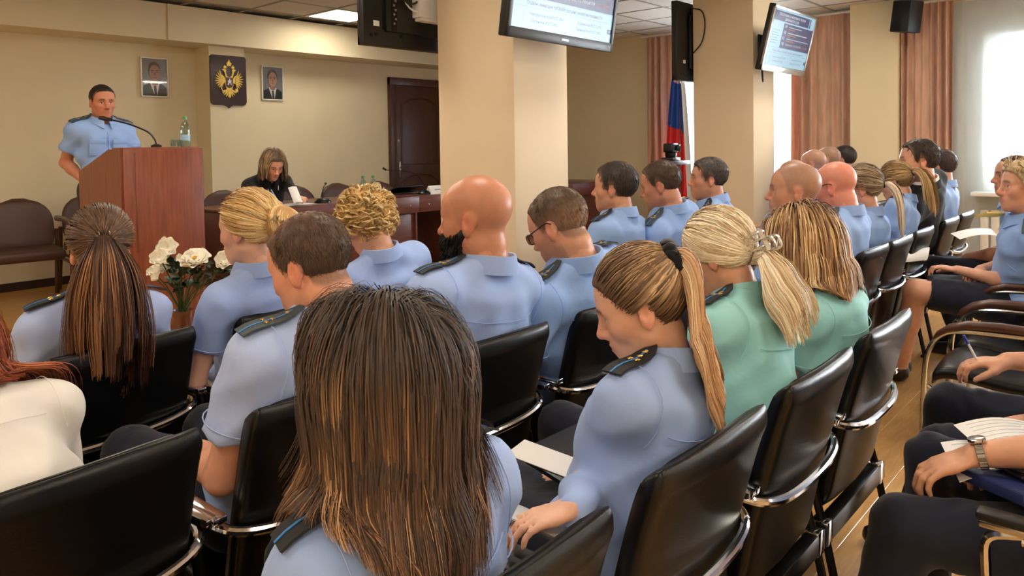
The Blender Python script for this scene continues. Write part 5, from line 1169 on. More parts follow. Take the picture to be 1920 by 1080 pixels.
def beardf(p):
    L = scalp(p, 10, HL_M, False, 1); r_ = np.random.default_rng(9); n = 2200; th = r_.uniform(-1.75, 1.75, n); z = r_.uniform(-.125, -.03, n)
    base = np.stack([.066*np.sin(th), .028+.055*np.cos(th), z], 1); base = base[~((np.abs(base[:, 0]) < .018) & (base[:, 2] > -.055))]; n = len(base)
    W = proj_on(p.headL, toworld(p, base), .002); out = sgrad(p.headL, W); dn = np.array([0, 0, -1.])+p.Rh[:, 1]*.15; l = (.014+.014*r_.uniform(size=n)+.016*np.clip((-base[:, 2]-.06)/.06, 0, 1))[:, None]*p.s
    P = np.stack([W, W+out*l*.40+dn*l*.25, W+out*l*.55+dn*l*.75], 1)+r_.normal(0, .0015, (n, 3, 3))
    C = np.repeat((S2L((30, 24, 22))*r_.uniform(.6, 1.5, n)[:, None])[:, None], 3, 1); strands_mesh('beard', P, np.full(n, .0013), C, p.root, .4, org=p.org)
    PR = xform([ell((0, .055, -.088), (.052, .046, .048), k=0), ell((0, .074, -.118), (.034, .030, .034), k=.03), cone((-.066, .012, -.03), (-.05, .05, -.075), .012, .024, .03), cone((.066, .012, -.03), (.05, .05, -.075), .012, .024, .03), ell((0, .092, -.046), (.026, .008, .006), k=.004), dict(ell((0, .108, -.063), (.018, .02, .010), k=.006), op='s')], p.Rh, p.hc, p.s)
    v, qd = nets(PR, .006); mesh('beard', v-p.org, qd, M_hair, 180, p.root, cols=np.tile(S2L((26, 21, 19)), (len(v), 1)))
beardf(P6)
P7 = person('man with cropped brown hair and thin black glasses, reading downwards', at(1050, 426, 2.64), 8, 26, 0, hipof(2.20, 1.79), 4, False, 1.09, 1.02, M_blue3, ep=EPB, seed=17, skin=(212, 156, 126), bow=.05, brow=(80, 60, 48), stubble=.2, buzz=((104, 84, 68), .7, HL_M))
def fade7(L, C):
    k = np.clip((.055-L[:, 2])/.05, 0, 1); return C*(1-.55*k[:, None])+S2L((176, 134, 106))*.55*k[:, None]
short_hair(P7, HL_M, (84, 66, 50), (112, 90, 70), .005, 2400, .011, seed=17, cols=fade7, width=.0008); glasses(P7, M_black); seams(P7, M_blue3)
PW = person('woman in a white blouse with red hair, cut off by the left picture edge', at(-122, 650, 1.62), 0, 10, -8, hipof(.42, 1.78), 4, True, .97, 1.12, M_whitec, sleeve=1.0, collar=False, face=False, knee={1: ((.52, 2.2, .42), (.52, 2.2, .09)), -1: ((.32, 2.2, .42), (.32, 2.2, .09))}, seed=18, bow=.03, shrug=.0, sw=.18, skin=(226, 168, 140))
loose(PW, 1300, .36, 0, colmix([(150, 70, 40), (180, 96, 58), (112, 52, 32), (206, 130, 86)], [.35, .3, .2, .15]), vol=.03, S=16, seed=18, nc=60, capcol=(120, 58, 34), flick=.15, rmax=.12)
# ---- third row
P8 = person('brunette with pinned half-up hair falling down her back', at(188, 468, 2.27), -14, 0, 0, hipof(.81, 2.62), 4, True, .99, 1.0, M_blue2, ep=EPB, face=False, seed=19, bow=.04)
PAL8 = colmix([(104, 72, 52), (142, 98, 70), (84, 58, 44), (180, 130, 90)], [.35, .3, .2, .15], root=(72, 50, 38), rootlen=.2)
c8_ = slick(P8, (0.0, -.108, .045), 1900, colmix([(98, 72, 54), (116, 86, 64), (80, 58, 44)], [.4, .3, .3]), capcol=(66, 46, 34), seed=19, lift=.010, off=.014)
tail(P8, (0.0, -.112, .04), P8.Rh@np.array([0, -.6, -.7]), .42, 3000, PAL8, .058, c8_, seed=19, g=.5, spread=1.3, nc=45, camt=.5, wob=.05)
for sx in (-1, 1):
    mb = MB(); mb.tube([toworld(P8, [(sx*.014+.003*math.sin(k*2.2), -.122-.002*(k % 2), .068-.008*k)])[0]-P8.org for k in range(6)], .0022, 6, sub=3); mb.build('hairpin', M_chrome, P8.root)
P9 = person('blond woman with her hair in a low bun beside the white flowers', at(466, 430, 2.58), 24, 6, 0, hipof(1.42, 2.64), 10, True, 1.0, 1.0, M_blue, seed=20, bow=.04, skin=(226, 176, 150), brow=(150, 116, 80))
PAL9 = colmix([(218, 178, 116), (238, 206, 146), (196, 152, 96), (246, 222, 172)], [.35, .3, .2, .15])
c9 = slick(P9, (0, -.115, .005), 1900, PAL9, capcol=(176, 134, 82), seed=20, lift=.012, off=.014)
def bun(p, c, R, n, colf, par, seed, tube=.011):
    r_ = np.random.default_rng(seed); P = []
    for k in range(n):
        a0 = r_.uniform(0, 6.28); rr = R*r_.uniform(.35, 1.0); tl = r_.normal(0, .35); ang = np.linspace(a0, a0+4.2, 14); h = math.sqrt(max(0, 1-(rr/R)**2))*R*.75*r_.choice([1, 1, .6])
        P.append(np.stack([rr*np.cos(ang), -h+rr*.25*np.sin(ang+tl), rr*np.sin(ang)], 1)+np.array(c))
    P = toworld(p, np.array(P).reshape(-1, 3)).reshape(n, 14, 3); a = np.arange(n) % 20
    v, qd = nets(xform([ell(c, (R*.95, R*.75, R*.95), k=0)], p.Rh, p.hc, p.s), .007); b_ = mesh('bun', v-p.org, qd, M_hair, 180, par, cols=np.tile(S2L((178, 136, 84)), (len(v), 1)))
    strands_mesh('bun_strands', P, np.full(n, .0017), colf(r_, a, n, 14, None), par, .7, org=p.org)
bun(P9, (0, -.142, .005), .068, 480, PAL9, c9, 20)
P10 = person('woman with short curly golden hair bent over, in front of the desk', at(690, 424, 3.02), 8, 34, 4, hipof(2.02, 2.69), 0, True, 1.02, 1.08, M_blue, face=False, seed=21, bow=.06)
c10 = hair_cap(P10, HL_W, .030, (190, 150, 86), True, .007, noise=.004)
def curls(p, n, colf, par, seed, R=.011, ln=.05, thick=.03, prof=HL_W):
    r_ = np.random.default_rng(seed); nl = n//9; L = scalp(p, nl, prof, True, seed); nn = nrm_of(L); P = []
    for k in range(nl):
        ax = nz(np.array([r_.normal(0, .5), r_.normal(0, .5), -.8])); ax = nz(ax-nn[k]*(ax@nn[k])); b = np.cross(nn[k], ax); ph = r_.uniform(0, 6.28); Rk = R*r_.uniform(.8, 1.4); turns = r_.uniform(1.2, 2.2)
        for q in range(9):
            t = np.linspace(0, 1, 12); an = ph+t*turns*6.28+r_.normal(0, .25); rq = Rk*(1+r_.normal(0, .12)); o_ = thick*r_.uniform(.55, .8)
            P.append(L[k]+nn[k]*o_+ax*(t*ln)[:, None]*1.0+nn[k]*(rq*np.cos(an)+Rk*.3)[:, None]+b*(rq*np.sin(an))[:, None])
    P = np.array(P); P = toworld(p, P.reshape(-1, 3)).reshape(P.shape); a = np.repeat(np.arange(nl), 9)
    strands_mesh('curls', P, np.full(len(P), .0016), colf(r_, a, len(P), 12, None), par, .7, org=p.org)
curls(P10, 2000, colmix([(222, 184, 120), (242, 212, 154), (198, 156, 96), (248, 228, 180)], [.35, .3, .2, .15]), c10, 21, R=.014)
# ---- right block, third row
LOQ = dict(q=.55); TQ = dict(q=.55, tuck=True)
P11 = person('dark-haired man in profile right of the wide column', at(1153, 353, 3.85), 16, 0, 0, hipof(3.20, 2.21), 8, False, 1.04, .98, M_blue3, ep=EPB, seed=22, skin=(206, 152, 122), stubble=.25, **TQ)
short_hair(P11, HL_M, (52, 44, 38), (86, 76, 68), .012, 1200, .02, seed=22, cell=.007, width=.0013)
P12 = person('man with cropped hair looking down below the web camera', at(1240, 348, 4.08), 18, 14, 0, hipof(3.72, 2.21), 8, False, 1.06, 1.12, M_blue3, ep=EPG, seed=23, skin=(198, 138, 112), stubble=.2, **TQ)
short_hair(P12, HL_M, (70, 54, 44), (92, 74, 62), .007, 1000, .014, seed=23, cell=.007, width=.0013)
P13 = person('greying man in three-quarter profile before the second column', at(1328, 336, 4.75), 34, 0, 0, hipof(4.44, 2.22), 20, False, 1.06, 1.18, M_blue3, ep=EPB, seed=24, skin=(208, 152, 124), stubble=.15, **TQ)
short_hair(P13, HL_M, (66, 60, 56), (110, 102, 96), .012, 1000, .02, seed=24, cell=.007, width=.0014)
FAR = dict(q=.4, tuck=True, sw=.17)
P25 = person('nearly hidden man by the window behind the shaven man', at(1486, 330, 5.7), 10, 0, 0, hipof(5.15, 2.22), 0, False, 1., 1., M_blue3, seed=25, buzz=((150, 120, 104), .5, HL_M), **FAR)
P22 = person('shaven man before the copper curtain, left of three heads', at(1525, 308, 6.75), 0, 4, 0, hipof(6.45, 2.22), 0, False, 1.06, 1., M_blue3, seed=26, skin=(198, 146, 120), buzz=((140, 112, 96), .5, HL_M), **FAR)
P23 = person('man with cropped grey hair, middle of three heads at the curtain', at(1553, 301, 7.0), 0, 4, 0, hipof(6.83, 2.22), 0, False, 1.06, 1., M_blue3, seed=27, skin=(198, 146, 120), buzz=((128, 106, 88), .8, HL_M), **FAR)
P24 = person('man with short black hair, right of three heads at the curtain', at(1582, 300, 7.25), 0, 4, 0, hipof(7.2, 2.22), 0, False, 1.06, 1., M_blue3, seed=28, skin=(188, 132, 106), **FAR)
short_hair(P24, HL_M, (36, 28, 28), None, .010, 0, cell=.008)
# ---- right block, second row
P14 = person('shaven man in profile with a stern look, facing left', at(1490, 359, 3.40), 22, 0, 0, hipof(3.46, 1.44), 0, False, 1.06, 1.1, M_blue3, ep=EPO, seed=29, skin=(202, 148, 120), stubble=.12, buzz=((136, 112, 96), .62, HL_M), q=.7)
P15 = person('pink bald man with glasses and an epaulette with gold emblem', at(1567, 351, 3.98), -6, 14, 0, hipof(4.13, 1.44), 0, False, 1.08, 1.15, M_blue3, ep=EPO, seed=30, skin=(222, 146, 124), buzz=((206, 138, 116), .3, HL_M), **LOQ)
glasses(P15, M_black)
P16 = person('woman with a long silvery ponytail low on the neck', at(1614, 354, 4.35), 14, 8, 0, hipof(4.63, 1.44), 0, True, 1.07, 1., M_blue3, seed=31, skin=(214, 160, 134), **LOQ)
PAL16 = colmix([(150, 126, 100), (180, 158, 130), (120, 98, 76)], [.4, .35, .25]); c16 = slick(P16, (0, -.112, .012), 900, PAL16, capcol=(122, 100, 78), seed=31, width=.0018, cell=.007, lift=.008)
tail(P16, (0, -.116, .01), P16.Rh@np.array([0, -.9, .1]), .32, 500, colmix([(206, 190, 164), (226, 212, 190), (170, 148, 120)], [.4, .35, .25]), .030, c16, seed=31, g=.5, width=.002, S=12, spread=1.2)
P17 = person('woman with a golden ponytail and a dark hair tie', at(1680, 341, 4.88), -8, 18, 0, hipof(5.15, 1.44), 0, True, 1.0, 1., M_blue3, ep=EPB, seed=32, skin=(214, 160, 134), **LOQ)
PAL17 = colmix([(140, 110, 74), (170, 138, 96), (196, 164, 116)], [.35, .35, .3]); c17 = slick(P17, (0, -.112, .03), 800, PAL17, capcol=(124, 98, 66), seed=32, width=.0018, cell=.007, lift=.008)
tail(P17, (0, -.118, .028), P17.Rh@np.array([0, -1, .3]), .30, 450, colmix([(176, 144, 96), (202, 172, 122), (150, 118, 76)], [.4, .35, .25]), .030, c17, seed=32, g=.42, width=.002, S=12)
for p_, T_ in ((P16, (0, -.116, .01)), (P17, (0, -.118, .028))):
    Tm = toworld(p_, [T_])[0]; e1 = p_.Rh[:, 0]; e2 = p_.Rh[:, 2]; MB().tube([Tm+(e1*math.cos(t)+e2*math.sin(t))*.016-p_.org for t in np.linspace(0, 2*math.pi, 17)[:-1]], .006, 8, closed=True).build('hair_tie', M_blackc, p_.root)
P18 = person('man in a dark suit with a short beard and combed dark hair', at(1722, 303, 5.0), 24, 0, 0, hipof(5.92, 1.44), 0, False, 1.14, 1.05, M_suit, sleeve=1.1, long_sleeve=True, collar=False, seed=33, skin=(210, 158, 132), stubble=.75, brow=(50, 38, 32), **LOQ)
short_hair(P18, HL_M, (44, 34, 30), (70, 56, 48), .010, 900, .022, seed=33, cell=.007, width=.0016)
def band(p, m, name, rn, h0, h1, th=.006):             # a shirt collar standing out of a jacket
    ax_ = nz(nz(p.Sb-p.Nb)*.6+p.u*.5); e1 = nz(p.r_-ax_*(p.r_@ax_)); e2 = np.cross(ax_, e1); c0 = p.Nb+ax_*.018; rings = []
    for a in np.linspace(.25, 2*math.pi-.25, 30):
        rad = e2*math.cos(a)+e1*math.sin(a); fr_ = (1+math.cos(a))/2; o_ = c0-ax_*.04*fr_; rings.append([o_+rad*(rn+x)*p.s+ax_*z*p.s-p.org for x, z in ((0, h0), (0, h1), (th, h1+.002), (th+.012, h0))])
    MB().loft(rings).build(name, m, p.root, smooth=50)
band(P18, M_whitec, 'shirt_collar', .066, -.01, .038); band(P18, M_suit, 'jacket_collar', .074, -.015, .022, .012)
P19 = person('man with short grey-brown hair beyond the man in a suit', at(1762, 313, 5.72), -8, 0, 0, hipof(6.46, 1.44), 0, False, 1.04, 1., M_blue3, seed=34, skin=(196, 146, 122), **FAR)
short_hair(P19, HL_M, (58, 46, 42), (92, 78, 70), .010, 500, .018, seed=34, cell=.008, width=.0018)
# ---- right edge
P20 = person('woman with short swept blond hair sitting with bare knees', at(1920, 352, 3.95), 30, -3, 0, hipof(4.86, .62), 12, True, 1.10, 1.15, M_blue3, ep=EPO, seed=35, skin=(222, 168, 142), brow=(120, 92, 66), bottom='skirt', bare=True, legs=.013, q=.8, acell=.007,
             arms={-1: dict(el=at(1900, 535, 4.0), wr=at(1820, 512, 4.08), curl=.9), 1: dict(el=at(1885, 520, 4.35), wr=at(1822, 508, 4.15), curl=.9)}, knee={-1: (at(1738, 548, 4.15), (4.78, 1.20, .09)), 1: (at(1748, 545, 4.35), (4.92, 1.22, .09))})
c20 = hair_cap(P20, HL_W, .020, (206, 184, 146), True, .007, noise=.002)
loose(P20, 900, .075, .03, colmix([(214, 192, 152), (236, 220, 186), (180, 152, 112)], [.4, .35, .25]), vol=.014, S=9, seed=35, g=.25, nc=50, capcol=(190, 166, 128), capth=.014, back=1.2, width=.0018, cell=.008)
P21 = person('man with receding dark hair beyond the short-haired blond woman', at(1900, 331, 4.85), 26, 0, 0, hipof(5.76, .72), 6, False, 1.06, 1., M_blue3, seed=36, skin=(206, 150, 124), **TQ)
short_hair(P21, (HL_M[0], HL_M[1]+np.where(HL_M[0] > .03, .02, 0)), (58, 44, 40), None, .007, 600, .014, seed=36, cell=.007, width=.0015)
# ---- nearest row at the right, only laps in view
PR_ = person('man with a steel wrist watch and a blue notebook, cut off at the right', (2.12, .02, 1.20), 10, 10, 0, hipof(2.10, .02), 6, False, 1.02, 1.05, M_blue2, face=False, seed=37, legs=.010, acell=.006, skin=(214, 160, 130),
             arms={-1: dict(el=(2.04, .13, .735), wr=(1.965, .335, .715), hd=(-.28, .62, -.32), hn=(.15, -.2, -1.), curl=.7), 1: dict(wr=(2.2, .30, .66))}, knee={-1: ((1.86, .50, .54), (1.80, .56, .09)), 1: ((2.28, .44, .55), (2.30, .52, .09))})
short_hair(PR_, HL_M, (66, 50, 42), None, .010, 0, cell=.008)
PP_ = person('man in navy trousers holding printed papers and a pen, cut off at the right', (2.72, .04, 1.20), 10, 15, 0, hipof(2.68, .06), 6, False, 1.04, 1.05, M_blue2, face=False, seed=38, legs=.010, acell=.007, skin=(214, 160, 130),
             arms={-1: dict(wr=(2.50, .28, .66)), 1: dict(el=(2.93, .12, .78), wr=(2.90, .30, .72), hd=(-.2, .6, -.1), curl=.8)}, knee={-1: ((2.34, .55, .55), (2.32, .60, .09)), 1: ((2.80, .57, .55), (2.80, .62, .09))})
short_hair(PP_, HL_M, (56, 44, 38), None, .010, 0, cell=.008)
# ---- stage
PS = person('officer in a blue short-sleeved shirt speaking at the lectern', at(192, 192, 5.62), 178, 8, 0, tuple(at(196, 392, 5.66)[:2])+(1.16,), 184, False, 1.03, .93, M_blue3, ep=EPG, sw=.176, seed=39, skin=(196, 132, 104), brow=(54, 40, 34), bottom='standing', q=.8,
            arms={1: dict(el=at(118, 322, 5.62), wr=at(165, 345, 5.5)), -1: dict(el=at(262, 325, 5.75), wr=at(225, 335, 5.5))}, knee={1: (at(196, 392, 5.66)*np.array([1, 1, 0])+np.array([-.10, 0, .68]), at(196, 392, 5.66)*np.array([1, 1, 0])+np.array([-.11, .02, .29])), -1: (at(196, 392, 5.66)*np.array([1, 1, 0])+np.array([.10, 0, .68]), at(196, 392, 5.66)*np.array([1, 1, 0])+np.array([.11, .02, .29]))}, bow=.01)
short_hair(PS, HL_M, (34, 28, 25), (50, 42, 37), .006, 1600, .010, seed=39, cell=.006, width=.0012)
for sd in (1, -1):
    pc = proj_on(PS.SL, [PS.sp(.66, .16, sd*.085)], .004)[0]; n_ = sgrad(PS.SL, pc[None])[0]; a1 = nz(PS.r_-n_*(PS.r_@n_)); a2 = np.cross(n_, a1); a2 = a2 if a2[2] > 0 else -a2
    MB().rbox(pc-PS.org-a2*.05, (.055, .055, .004), .003, R=np.stack([a1, a2, n_], 1)).build('chest_pocket', M_blue3, PS.root); MB().rbox(pc-PS.org+n_*.004, (.057, .016, .003), .002, R=np.stack([a1, a2, n_], 1)).build('pocket_flap', M_blue3, PS.root)
pts = proj_on(PS.SL, [PS.sp(t, .2, 0) for t in np.linspace(.84, .3, 12)], .004); MB().tube(pts-PS.org, .0035, 6).build('button_placket', M_blue3, PS.root)
PSE = person('woman with a light brown bob in a black uniform, writing at the desk', at(512, 309, 6.36), 172, 30, 0, (3.46, 6.18, .72), 176, True, 1.0, .98, M_blackc, sleeve=1.1, long_sleeve=True, seed=40, skin=(222, 166, 140), brow=(110, 82, 60), q=.8, pants=M_blackc, bow=.02,
             arms={1: dict(el=at(478, 370, 6.2), wr=at(504, 376, 5.98), curl=.9, hd=np.array([.5, -.9, -.1])), -1: dict(el=at(560, 372, 6.35), wr=at(566, 372, 6.1), curl=.6, hd=np.array([-.3, -.9, 0.]))}, knee={1: ((3.36, 5.75, .72), (3.36, 5.72, .29)), -1: ((3.56, 5.75, .72), (3.56, 5.72, .29))})
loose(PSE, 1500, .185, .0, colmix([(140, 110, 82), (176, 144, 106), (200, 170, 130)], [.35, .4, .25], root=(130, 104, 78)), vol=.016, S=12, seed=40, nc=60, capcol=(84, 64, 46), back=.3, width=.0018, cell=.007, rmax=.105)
for (px_, py_) in ((474, 352), (496, 350)):
    q_ = proj_on(PSE.SL, [at(px_, py_, 6.05)], .013)[0]; n_ = sgrad(PSE.SL, q_[None])[0]; a1 = nz(np.cross([0, 0, 1.], n_)); a2 = np.cross(n_, a1)
    MB().add([q_-PSE.org+(a1*math.cos(t)+a2*math.sin(t))*(.032 if k_ else .036)+n_*.003*k_ for k_ in (0, 1) for t in np.linspace(0, 2*math.pi, 19)[:-1]], [tuple(range(18))[::-1], tuple(range(18, 36))]+[(i, (i+1) % 18, 18+(i+1) % 18, 18+i) for i in range(18)]).build('sleeve_badge' if px_ < 480 else 'chest_badge', mat('gold_badge', (150, 128, 52), .5) if px_ < 480 else mat('yellow_badge', (200, 190, 90), .5), PSE.root)

for sx in (-1, 1):
    pts = proj_on(PSE.SLf[:-2], [PSE.Nb+PSE.r_*sx*x+PSE.fw*(.08+.04*k)+PSE.u*(.02-.05*k) for k, x in ((0, .055), (1, .045), (2, .03))], .012); MB().tube(pts-PSE.org, .004, 6).build('white_piping', M_whitec, PSE.root)
tail(PW, (.075, -.03, -.06), np.array([.35, -.25, -.9]), .30, 700, colmix([(150, 70, 40), (180, 96, 58), (112, 52, 32), (206, 130, 86)], [.35, .3, .2, .15]), .035, PW.root, seed=41, g=.5, spread=1.2, nc=24, camt=.5, wob=.08, mind=.008)
cb = proj_on(PW.SL, [PW.Nb+(PW.fw*math.cos(t)+PW.r_*math.sin(t))*.075+PW.u*.02 for t in np.linspace(0, 2*math.pi, 25)[:-1]], .006); MB().tube(cb-PW.org, .004, 6, closed=True).build('neckband', M_whitec, PW.root)
seams(PW, M_whitec)
# ------------------------------------------------------------------ things held or lying about
def sheet(name, P00, P10, P01, P11, bend, m, th=.0008, nu=10, nv=8, parent=None):   # a curved sheet between four corners
    P00, P10, P01, P11 = map(lambda q: np.asarray(q, float), (P00, P10, P01, P11)); n = nz(np.cross(P10-P00, P01-P00)); V = []
    n = n if n[2] > 0 else -n
    for k in (0, 1):
        for j in range(nv+1):
            for i in range(nu+1):
                u, v = i/nu, j/nv; V.append((P00*(1-u)+P10*u)*(1-v)+(P01*(1-u)+P11*u)*v+n*(bend(u, v)+k*th))
    N = (nu+1)*(nv+1); Fc = []
    for j in range(nv):
        for i in range(nu):
            a = j*(nu+1)+i; q = (a, a+nu+1, a+nu+2, a+1); Fc += [q, tuple(N+t for t in q[::-1])]
    for i in range(nu): Fc += [(i, i+1, N+i+1, N+i), (nv*(nu+1)+i+1, nv*(nu+1)+i, N+nv*(nu+1)+i, N+nv*(nu+1)+i+1)]
    for j in range(nv): a = j*(nu+1); b = a+nu+1; Fc += [(b, a, N+a, N+b), (a+nu, b+nu, N+b+nu, N+a+nu)]
    c = (P00+P11)/2; return mesh(name, np.array(V)-c, Fc, m, 60, parent, loc=tuple(c)), c, n
def lines_on(o, c, P00, P10, P01, P11, n, rows, bend, m):
    P00, P10, P01, P11 = map(lambda q: np.asarray(q, float), (P00, P10, P01, P11)); mb = MB()
    for r in range(rows):
        v = .12+.76*r/max(1, rows-1); pts = []
        for u in np.linspace(.12, .9-.25*((r*7) % 3)/3, 9): pts.append((P00*(1-u)+P10*u)*(1-v)+(P01*(1-u)+P11*u)*v+n*(bend(u, v)+.0016)-c)
        mb.tube(pts, .00035, 4)
    mb.build('printed_lines', m, o)
zf = lambda u, v: 0.
b1 = lambda u, v: .018*math.sin(u*3.0)+.010*v
def onz(px, py, z): r = CF+(px-PPX)/FOC*CR-(py-PPY)/FOC*CU; return CP+r*((z-CAM_H)/r[2])
q = (onz(1788, 797, .70), onz(1935, 795, .71), onz(1845, 856, .70), onz(1990, 850, .71))
o, c, n = sheet('paper_sheet', *q, b1, M_paper); tag(o, 'printed white sheet lying across the navy knees at the right', 'paper'); lines_on(o, c, *q, n, 7, b1, M_ink)
q = (onz(1764, 836, .66), onz(1905, 850, .67), onz(1800, 912, .65), onz(1940, 900, .65)); b2 = lambda u, v: .022*math.sin(u*2.6+.4)
o, c, n = sheet('paper_sheet', *q, b2, M_paper); tag(o, 'curled lower printed sheet under the upper one on the knees', 'paper'); lines_on(o, c, *q, n, 6, b2, M_ink)
pn = empty('pen', tuple(PP_.Wr[1]+np.array([-.035, .075, .0]))); tag(pn, 'blue and white ballpoint pen in the hand at the right edge', 'pen'); MB().tube([(0, 0, -.02), (-.02, .03, .05)], .004, 8).build('barrel', M_white, pn); MB().tube([(-.02, .03, .05), (-.028, .042, .078)], [.0048, .004], 8).build('pen_cap', mat('pen_blue', (40, 60, 170), .3), pn)
# notebook, phone, watch
M_nb = mat('navy_cover', (28, 42, 96), .5, bump=.1, bscale=300)
nb = empty('notebook', (2.0, .265, .652)); nb.rotation_euler = (math.radians(-6), math.radians(3), math.radians(-38)); tag(nb, 'closed blue notebook with white pages on the dark trousers', 'notebook')
MB().rbox((0, 0, .0), (.085, .115, .0022), .001).build('back_cover', M_nb, nb); MB().rbox((0, 0, .0225), (.085, .115, .0022), .001).build('front_cover', M_nb, nb); MB().rbox((.002, 0, .011), (.080, .111, .0092), .001).build('page_block', mat('page_edges', (236, 230, 214), .8), nb); MB().rbox((-.084, 0, .011), (.003, .115, .012), .002).build('spine', M_nb, nb)
MB().tube([(-.05, -.11, .006), (-.052, -.125, -.004), (-.055, -.14, -.03), (-.05, -.145, -.055)], .0022, 6, sub=3).build('ribbon', mat('ribbon', (214, 206, 186), .7), nb)
ph = empty('phone', (2.02, .262, .682)); ph.rotation_euler = (math.radians(-6), math.radians(3), math.radians(-50)); tag(ph, 'black phone in a case lying on the blue notebook', 'phone'); MB().rbox((0, 0, .004), (.036, .075, .0045), .004).build('case', M_black, ph); MB().rbox((0, 0, .0088), (.033, .071, .0006), .0004).build('phone_screen', mat('phone_glass', (10, 10, 12), .1), ph)
def wrist_watch(p, sd):
    W, E_ = p.Wr[sd], p.El[sd]; ax = nz(W-E_); c = W-ax*.012; a1 = nz(np.cross(ax, [0, 0, 1.])); a2 = np.cross(a1, ax); a2 = a2 if a2[2] > 0 else -a2
    mb = MB()
    for t in np.linspace(0, 2*math.pi, 23)[:-1]: mb.rbox(c+(a1*math.cos(t)*1.06+a2*math.sin(t)*.98)*.0315-p.org, (.0044, .0085, .0018), .001, R=np.stack([-a1*math.sin(t)+a2*math.cos(t), ax, a1*math.cos(t)+a2*math.sin(t)], 1), seg=1)
    w_ = mb.build('watch_strap', M_steel, p.root); R = np.stack([a1, ax, a2], 1)
    d_ = MB().lathe([(.0185, 0), (.0195, .004), (.018, .008), (.016, .0085)], 24); V = np.array(d_.v)@R.T+c+a2*.031-p.org; d_.v = [tuple(v) for v in V]; d_.build('watch_case', M_chrome, w_)
wrist_watch(PR_, -1)
# the ponytailed woman's folder and phone
fd = empty('folder', tuple(at(1078, 846, 1.78))); fd.rotation_euler = (math.radians(6), math.radians(-4), math.radians(-8)); tag(fd, 'black folder with a white sheet on the ponytailed woman\'s lap', 'folder')
MB().rbox((0, 0, 0), (.12, .085, .006), .003).build('folder_cover', M_black, fd); MB().rbox((-.085, .015, .0085), (.04, .085, .001), .0005, R=rotm(14)).build('white_sheet', M_paper, fd)
cp = empty('pocket_phone', tuple(at(1015, 985, 1.40))); cp.rotation_euler = (.3, .1, .5); tag(cp, 'grey phone under the ponytailed woman\'s hand', 'phone'); MB().rbox((0, 0, 0), (.036, .074, .0045), .003).build('case', M_steel, cp); MB().rbox((0, 0, .0048), (.033, .070, .0006), .0003).build('phone_screen', mat('pale_glass', (196, 200, 204), .15), cp)
# papers on far laps
q = (at(1782, 438, 4.75), at(1858, 430, 4.95), at(1800, 452, 4.45), at(1872, 446, 4.6)); o, c, n = sheet('paper_sheet', *q, b1, M_paper); tag(o, 'white papers on the lap of the man behind the blond woman', 'paper')
q = (at(1676, 478, 4.55), at(1738, 470, 4.75), at(1678, 494, 4.40), at(1738, 488, 4.55)); o, c, n = sheet('paper_roll', *q, lambda u, v: .03*math.sin(v*3.1), M_paper, th=.02); tag(o, 'rolled white papers lying between the far black chairs', 'paper')
nbk = empty('yellow_notepad', tuple(at(1860, 402, 4.75))); nbk.rotation_euler = (0, .3, .8); tag(nbk, 'yellowish notepad held by the man at the right edge', 'notepad'); MB().rbox((0, 0, 0), (.06, .08, .006), .002).build('pad', mat('yellow_pad', (196, 176, 96), .7), nbk)
# secretary's papers and pen
q = ((3.38, 5.60, DZ+.002), (3.68, 5.60, DZ+.002), (3.38, 5.84, DZ+.002), (3.68, 5.84, DZ+.002)); o, c, n = sheet('paper_sheet', *q, zf, M_paper); tag(o, 'white sheet on the desk under the writing hand', 'paper'); lines_on(o, c, *q, n, 6, zf, M_ink)
q = (at(540, 352, 6.12), at(556, 350, 6.10), at(551, 381, 5.98), at(568, 379, 5.94)); o, c, n = sheet('paper_sheet', *q, lambda u, v: .008*math.sin(u*3), M_paper); tag(o, 'page lifted upright by the writing woman', 'paper')
hw_ = PSE.Wr[1]; tag(MB().tube([hw_+np.array([.03, -.12, -.03]), hw_+np.array([-.01, -.06, .09])], .005, 8).build('pen', mat('pen_light_blue', (110, 160, 220), .4)), 'light blue pen in the writing woman\'s hand', 'pen')
# flowers by the lectern
fv = empty('flower_vase', (1.93, 4.36, 0)); tag(fv, 'vase of white peonies with dark leaves in front of the lectern', 'flower vase'); fo = np.array([1.93, 4.36, 0])
MB().lathe([(.07, 0), (.085, .02), (.10, .18), (.085, .36), (.055, .46), (.065, .50), (.058, .50), (.048, .46)], 28).build('vase', mat('brown_vase', (96, 52, 36), .25, coat=.4), fv, smooth=60)
M_leaf = mat('dark_leaf', (34, 58, 36), .45, noise=.2, nscale=30); M_stem = mat('stem_green', (60, 84, 44), .6); M_petal = mat('cream_petal', (244, 236, 216), .6, noise=.03, nscale=20); M_petal.node_tree.nodes['Principled BSDF'].inputs['Subsurface Weight'].default_value = .1; M_stam = mat('yellow_stamen', (224, 176, 60), .6)
r_ = np.random.default_rng(5)
def petal(c, ax, R, ang, tilt, k):
    ax = nz(ax); e1 = nz(np.cross(ax, [.3, .2, 1.])); e2 = np.cross(ax, e1); rad = e1*math.cos(ang)+e2*math.sin(ang); tg = np.cross(ax, rad); V = []
    for i in range(6):
        t = i/5; wd_ = math.sin(math.pi*(.15+.75*t))*.62*R; a = tilt*(1-.55*t)
        cc = c+rad*R*(t*math.cos(a)*.95)+ax*R*(t*math.sin(a)*.9+.10*math.sin(t*6+k))
        for j in range(-2, 3): V.append(cc+tg*wd_*j/2+ax*(.10*R*(j/2)**2)+rad*(-.12*R*(j/2)**2*t))
    n = len(V); V += [v-ax*.0016 for v in V]; Fc = []
    for i in range(5):
        for j in range(4): a = i*5+j; Fc += [(a, a+1, a+6, a+5), (n+a+5, n+a+6, n+a+1, n+a)]
    return V, Fc
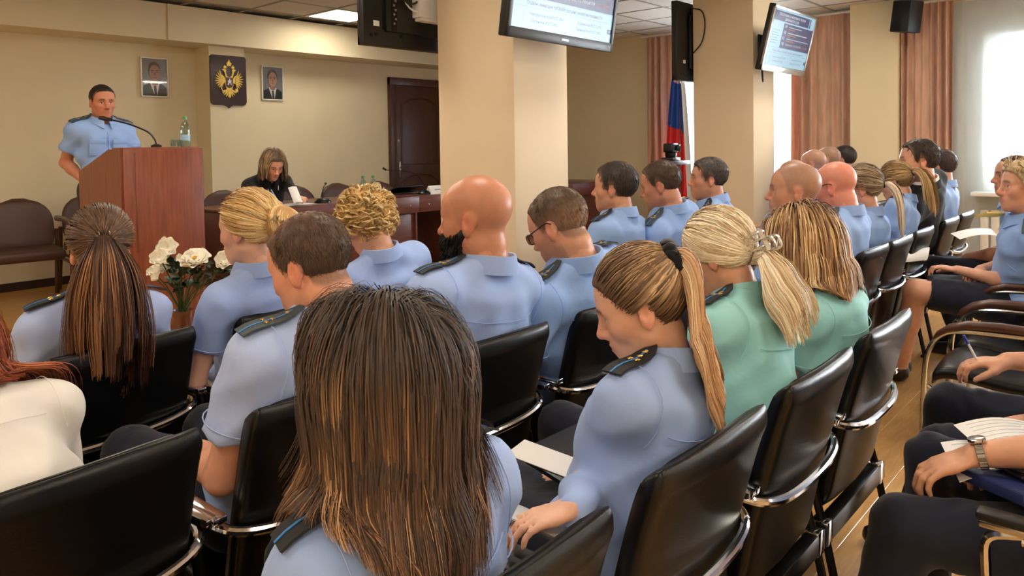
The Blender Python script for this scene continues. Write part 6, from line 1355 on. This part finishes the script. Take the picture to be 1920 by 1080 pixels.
for (px_, py_, d_, R, op) in ((316, 466, 4.28, .058, .9), (300, 484, 4.22, .05, 1.0), (291, 512, 4.24, .042, 1.1), (308, 500, 4.3, .045, 1.1), (366, 488, 4.2, .075, .45), (340, 484, 4.24, .026, 1.45), (310, 451, 4.3, .022, 1.45), (292, 522, 4.2, .026, 1.4), (424, 488, 4.25, .055, .8)):
    R = R*1.3; c = at(px_, py_, d_)-fo; ax = nz(np.array([0, 0, .5])-CF*.7+r_.normal(0, .25, 3)); mb = MB(); nl = 4 if R > .035 else 2
    for ly in range(nl):
        m_ = 7 if R > .035 else 5
        for k in range(m_): v, f_ = petal(c, ax, R*(1-.17*ly), 2*math.pi*(k+.5*ly)/m_+r_.normal(0, .12), op+ly*.24, k+ly); mb.add(v, f_)
    b_ = mb.build('blossom', M_petal, fv, smooth=80)
    if op < .6:
        mb = MB()
        for k in range(40): d0 = nz(ax+r_.normal(0, .45, 3)); mb.tube([c+ax*.006, c+ax*.006+d0*.022], [.0012, .0022], 5)
        mb.build('stamens', M_stam, b_)
    MB().tube([np.array([r_.normal(0, .01), r_.normal(0, .01), .47]), np.array([c[0]*.5, c[1]*.5, .47+(c[2]-.47)*.6]), c-ax*.01], .0035, 6, sub=4).build('stem', M_stem, fv)
def leafm(mb, b, d, L_, W_):
    d = nz(d); s_ = nz(np.cross(d, [0, 0, 1.])+1e-6); u = np.cross(s_, d); V = []
    for i in range(6):
        t = i/5; w_ = W_*math.sin(math.pi*min(1, .08+.92*t))**.8; c = b+d*L_*t-np.array([0, 0, 1.])*L_*.35*t*t
        V += [c-s_*w_+u*w_*.3, c, c+s_*w_+u*w_*.3]
    n = len(V); V += [v-u*.001 for v in V]; Fc = []
    for i in range(5):
        for j in range(2): a = i*3+j; Fc += [(a, a+1, a+4, a+3), (n+a+3, n+a+4, n+a+1, n+a)]
    mb.add(V, Fc)
for k in range(120):
    px_ = r_.uniform(318, 425); py_ = r_.uniform(495, 545); b = at(px_, py_, r_.uniform(4.2, 4.42))-fo; d = nz(b-np.array([0, 0, .55])+r_.normal(0, .08, 3)); mb = MB(); leafm(mb, b, d, r_.uniform(.07, .12), r_.uniform(.016, .026)); mb.build('leaf', M_leaf, fv, smooth=60)
for k in range(14):
    e = at(r_.uniform(320, 420), r_.uniform(500, 540), r_.uniform(4.25, 4.4))-fo; MB().tube([np.array([r_.normal(0, .012), r_.normal(0, .012), .47]), e*.5+np.array([0, 0, .27]), e], .0028, 5, sub=3).build('stem', M_stem, fv)
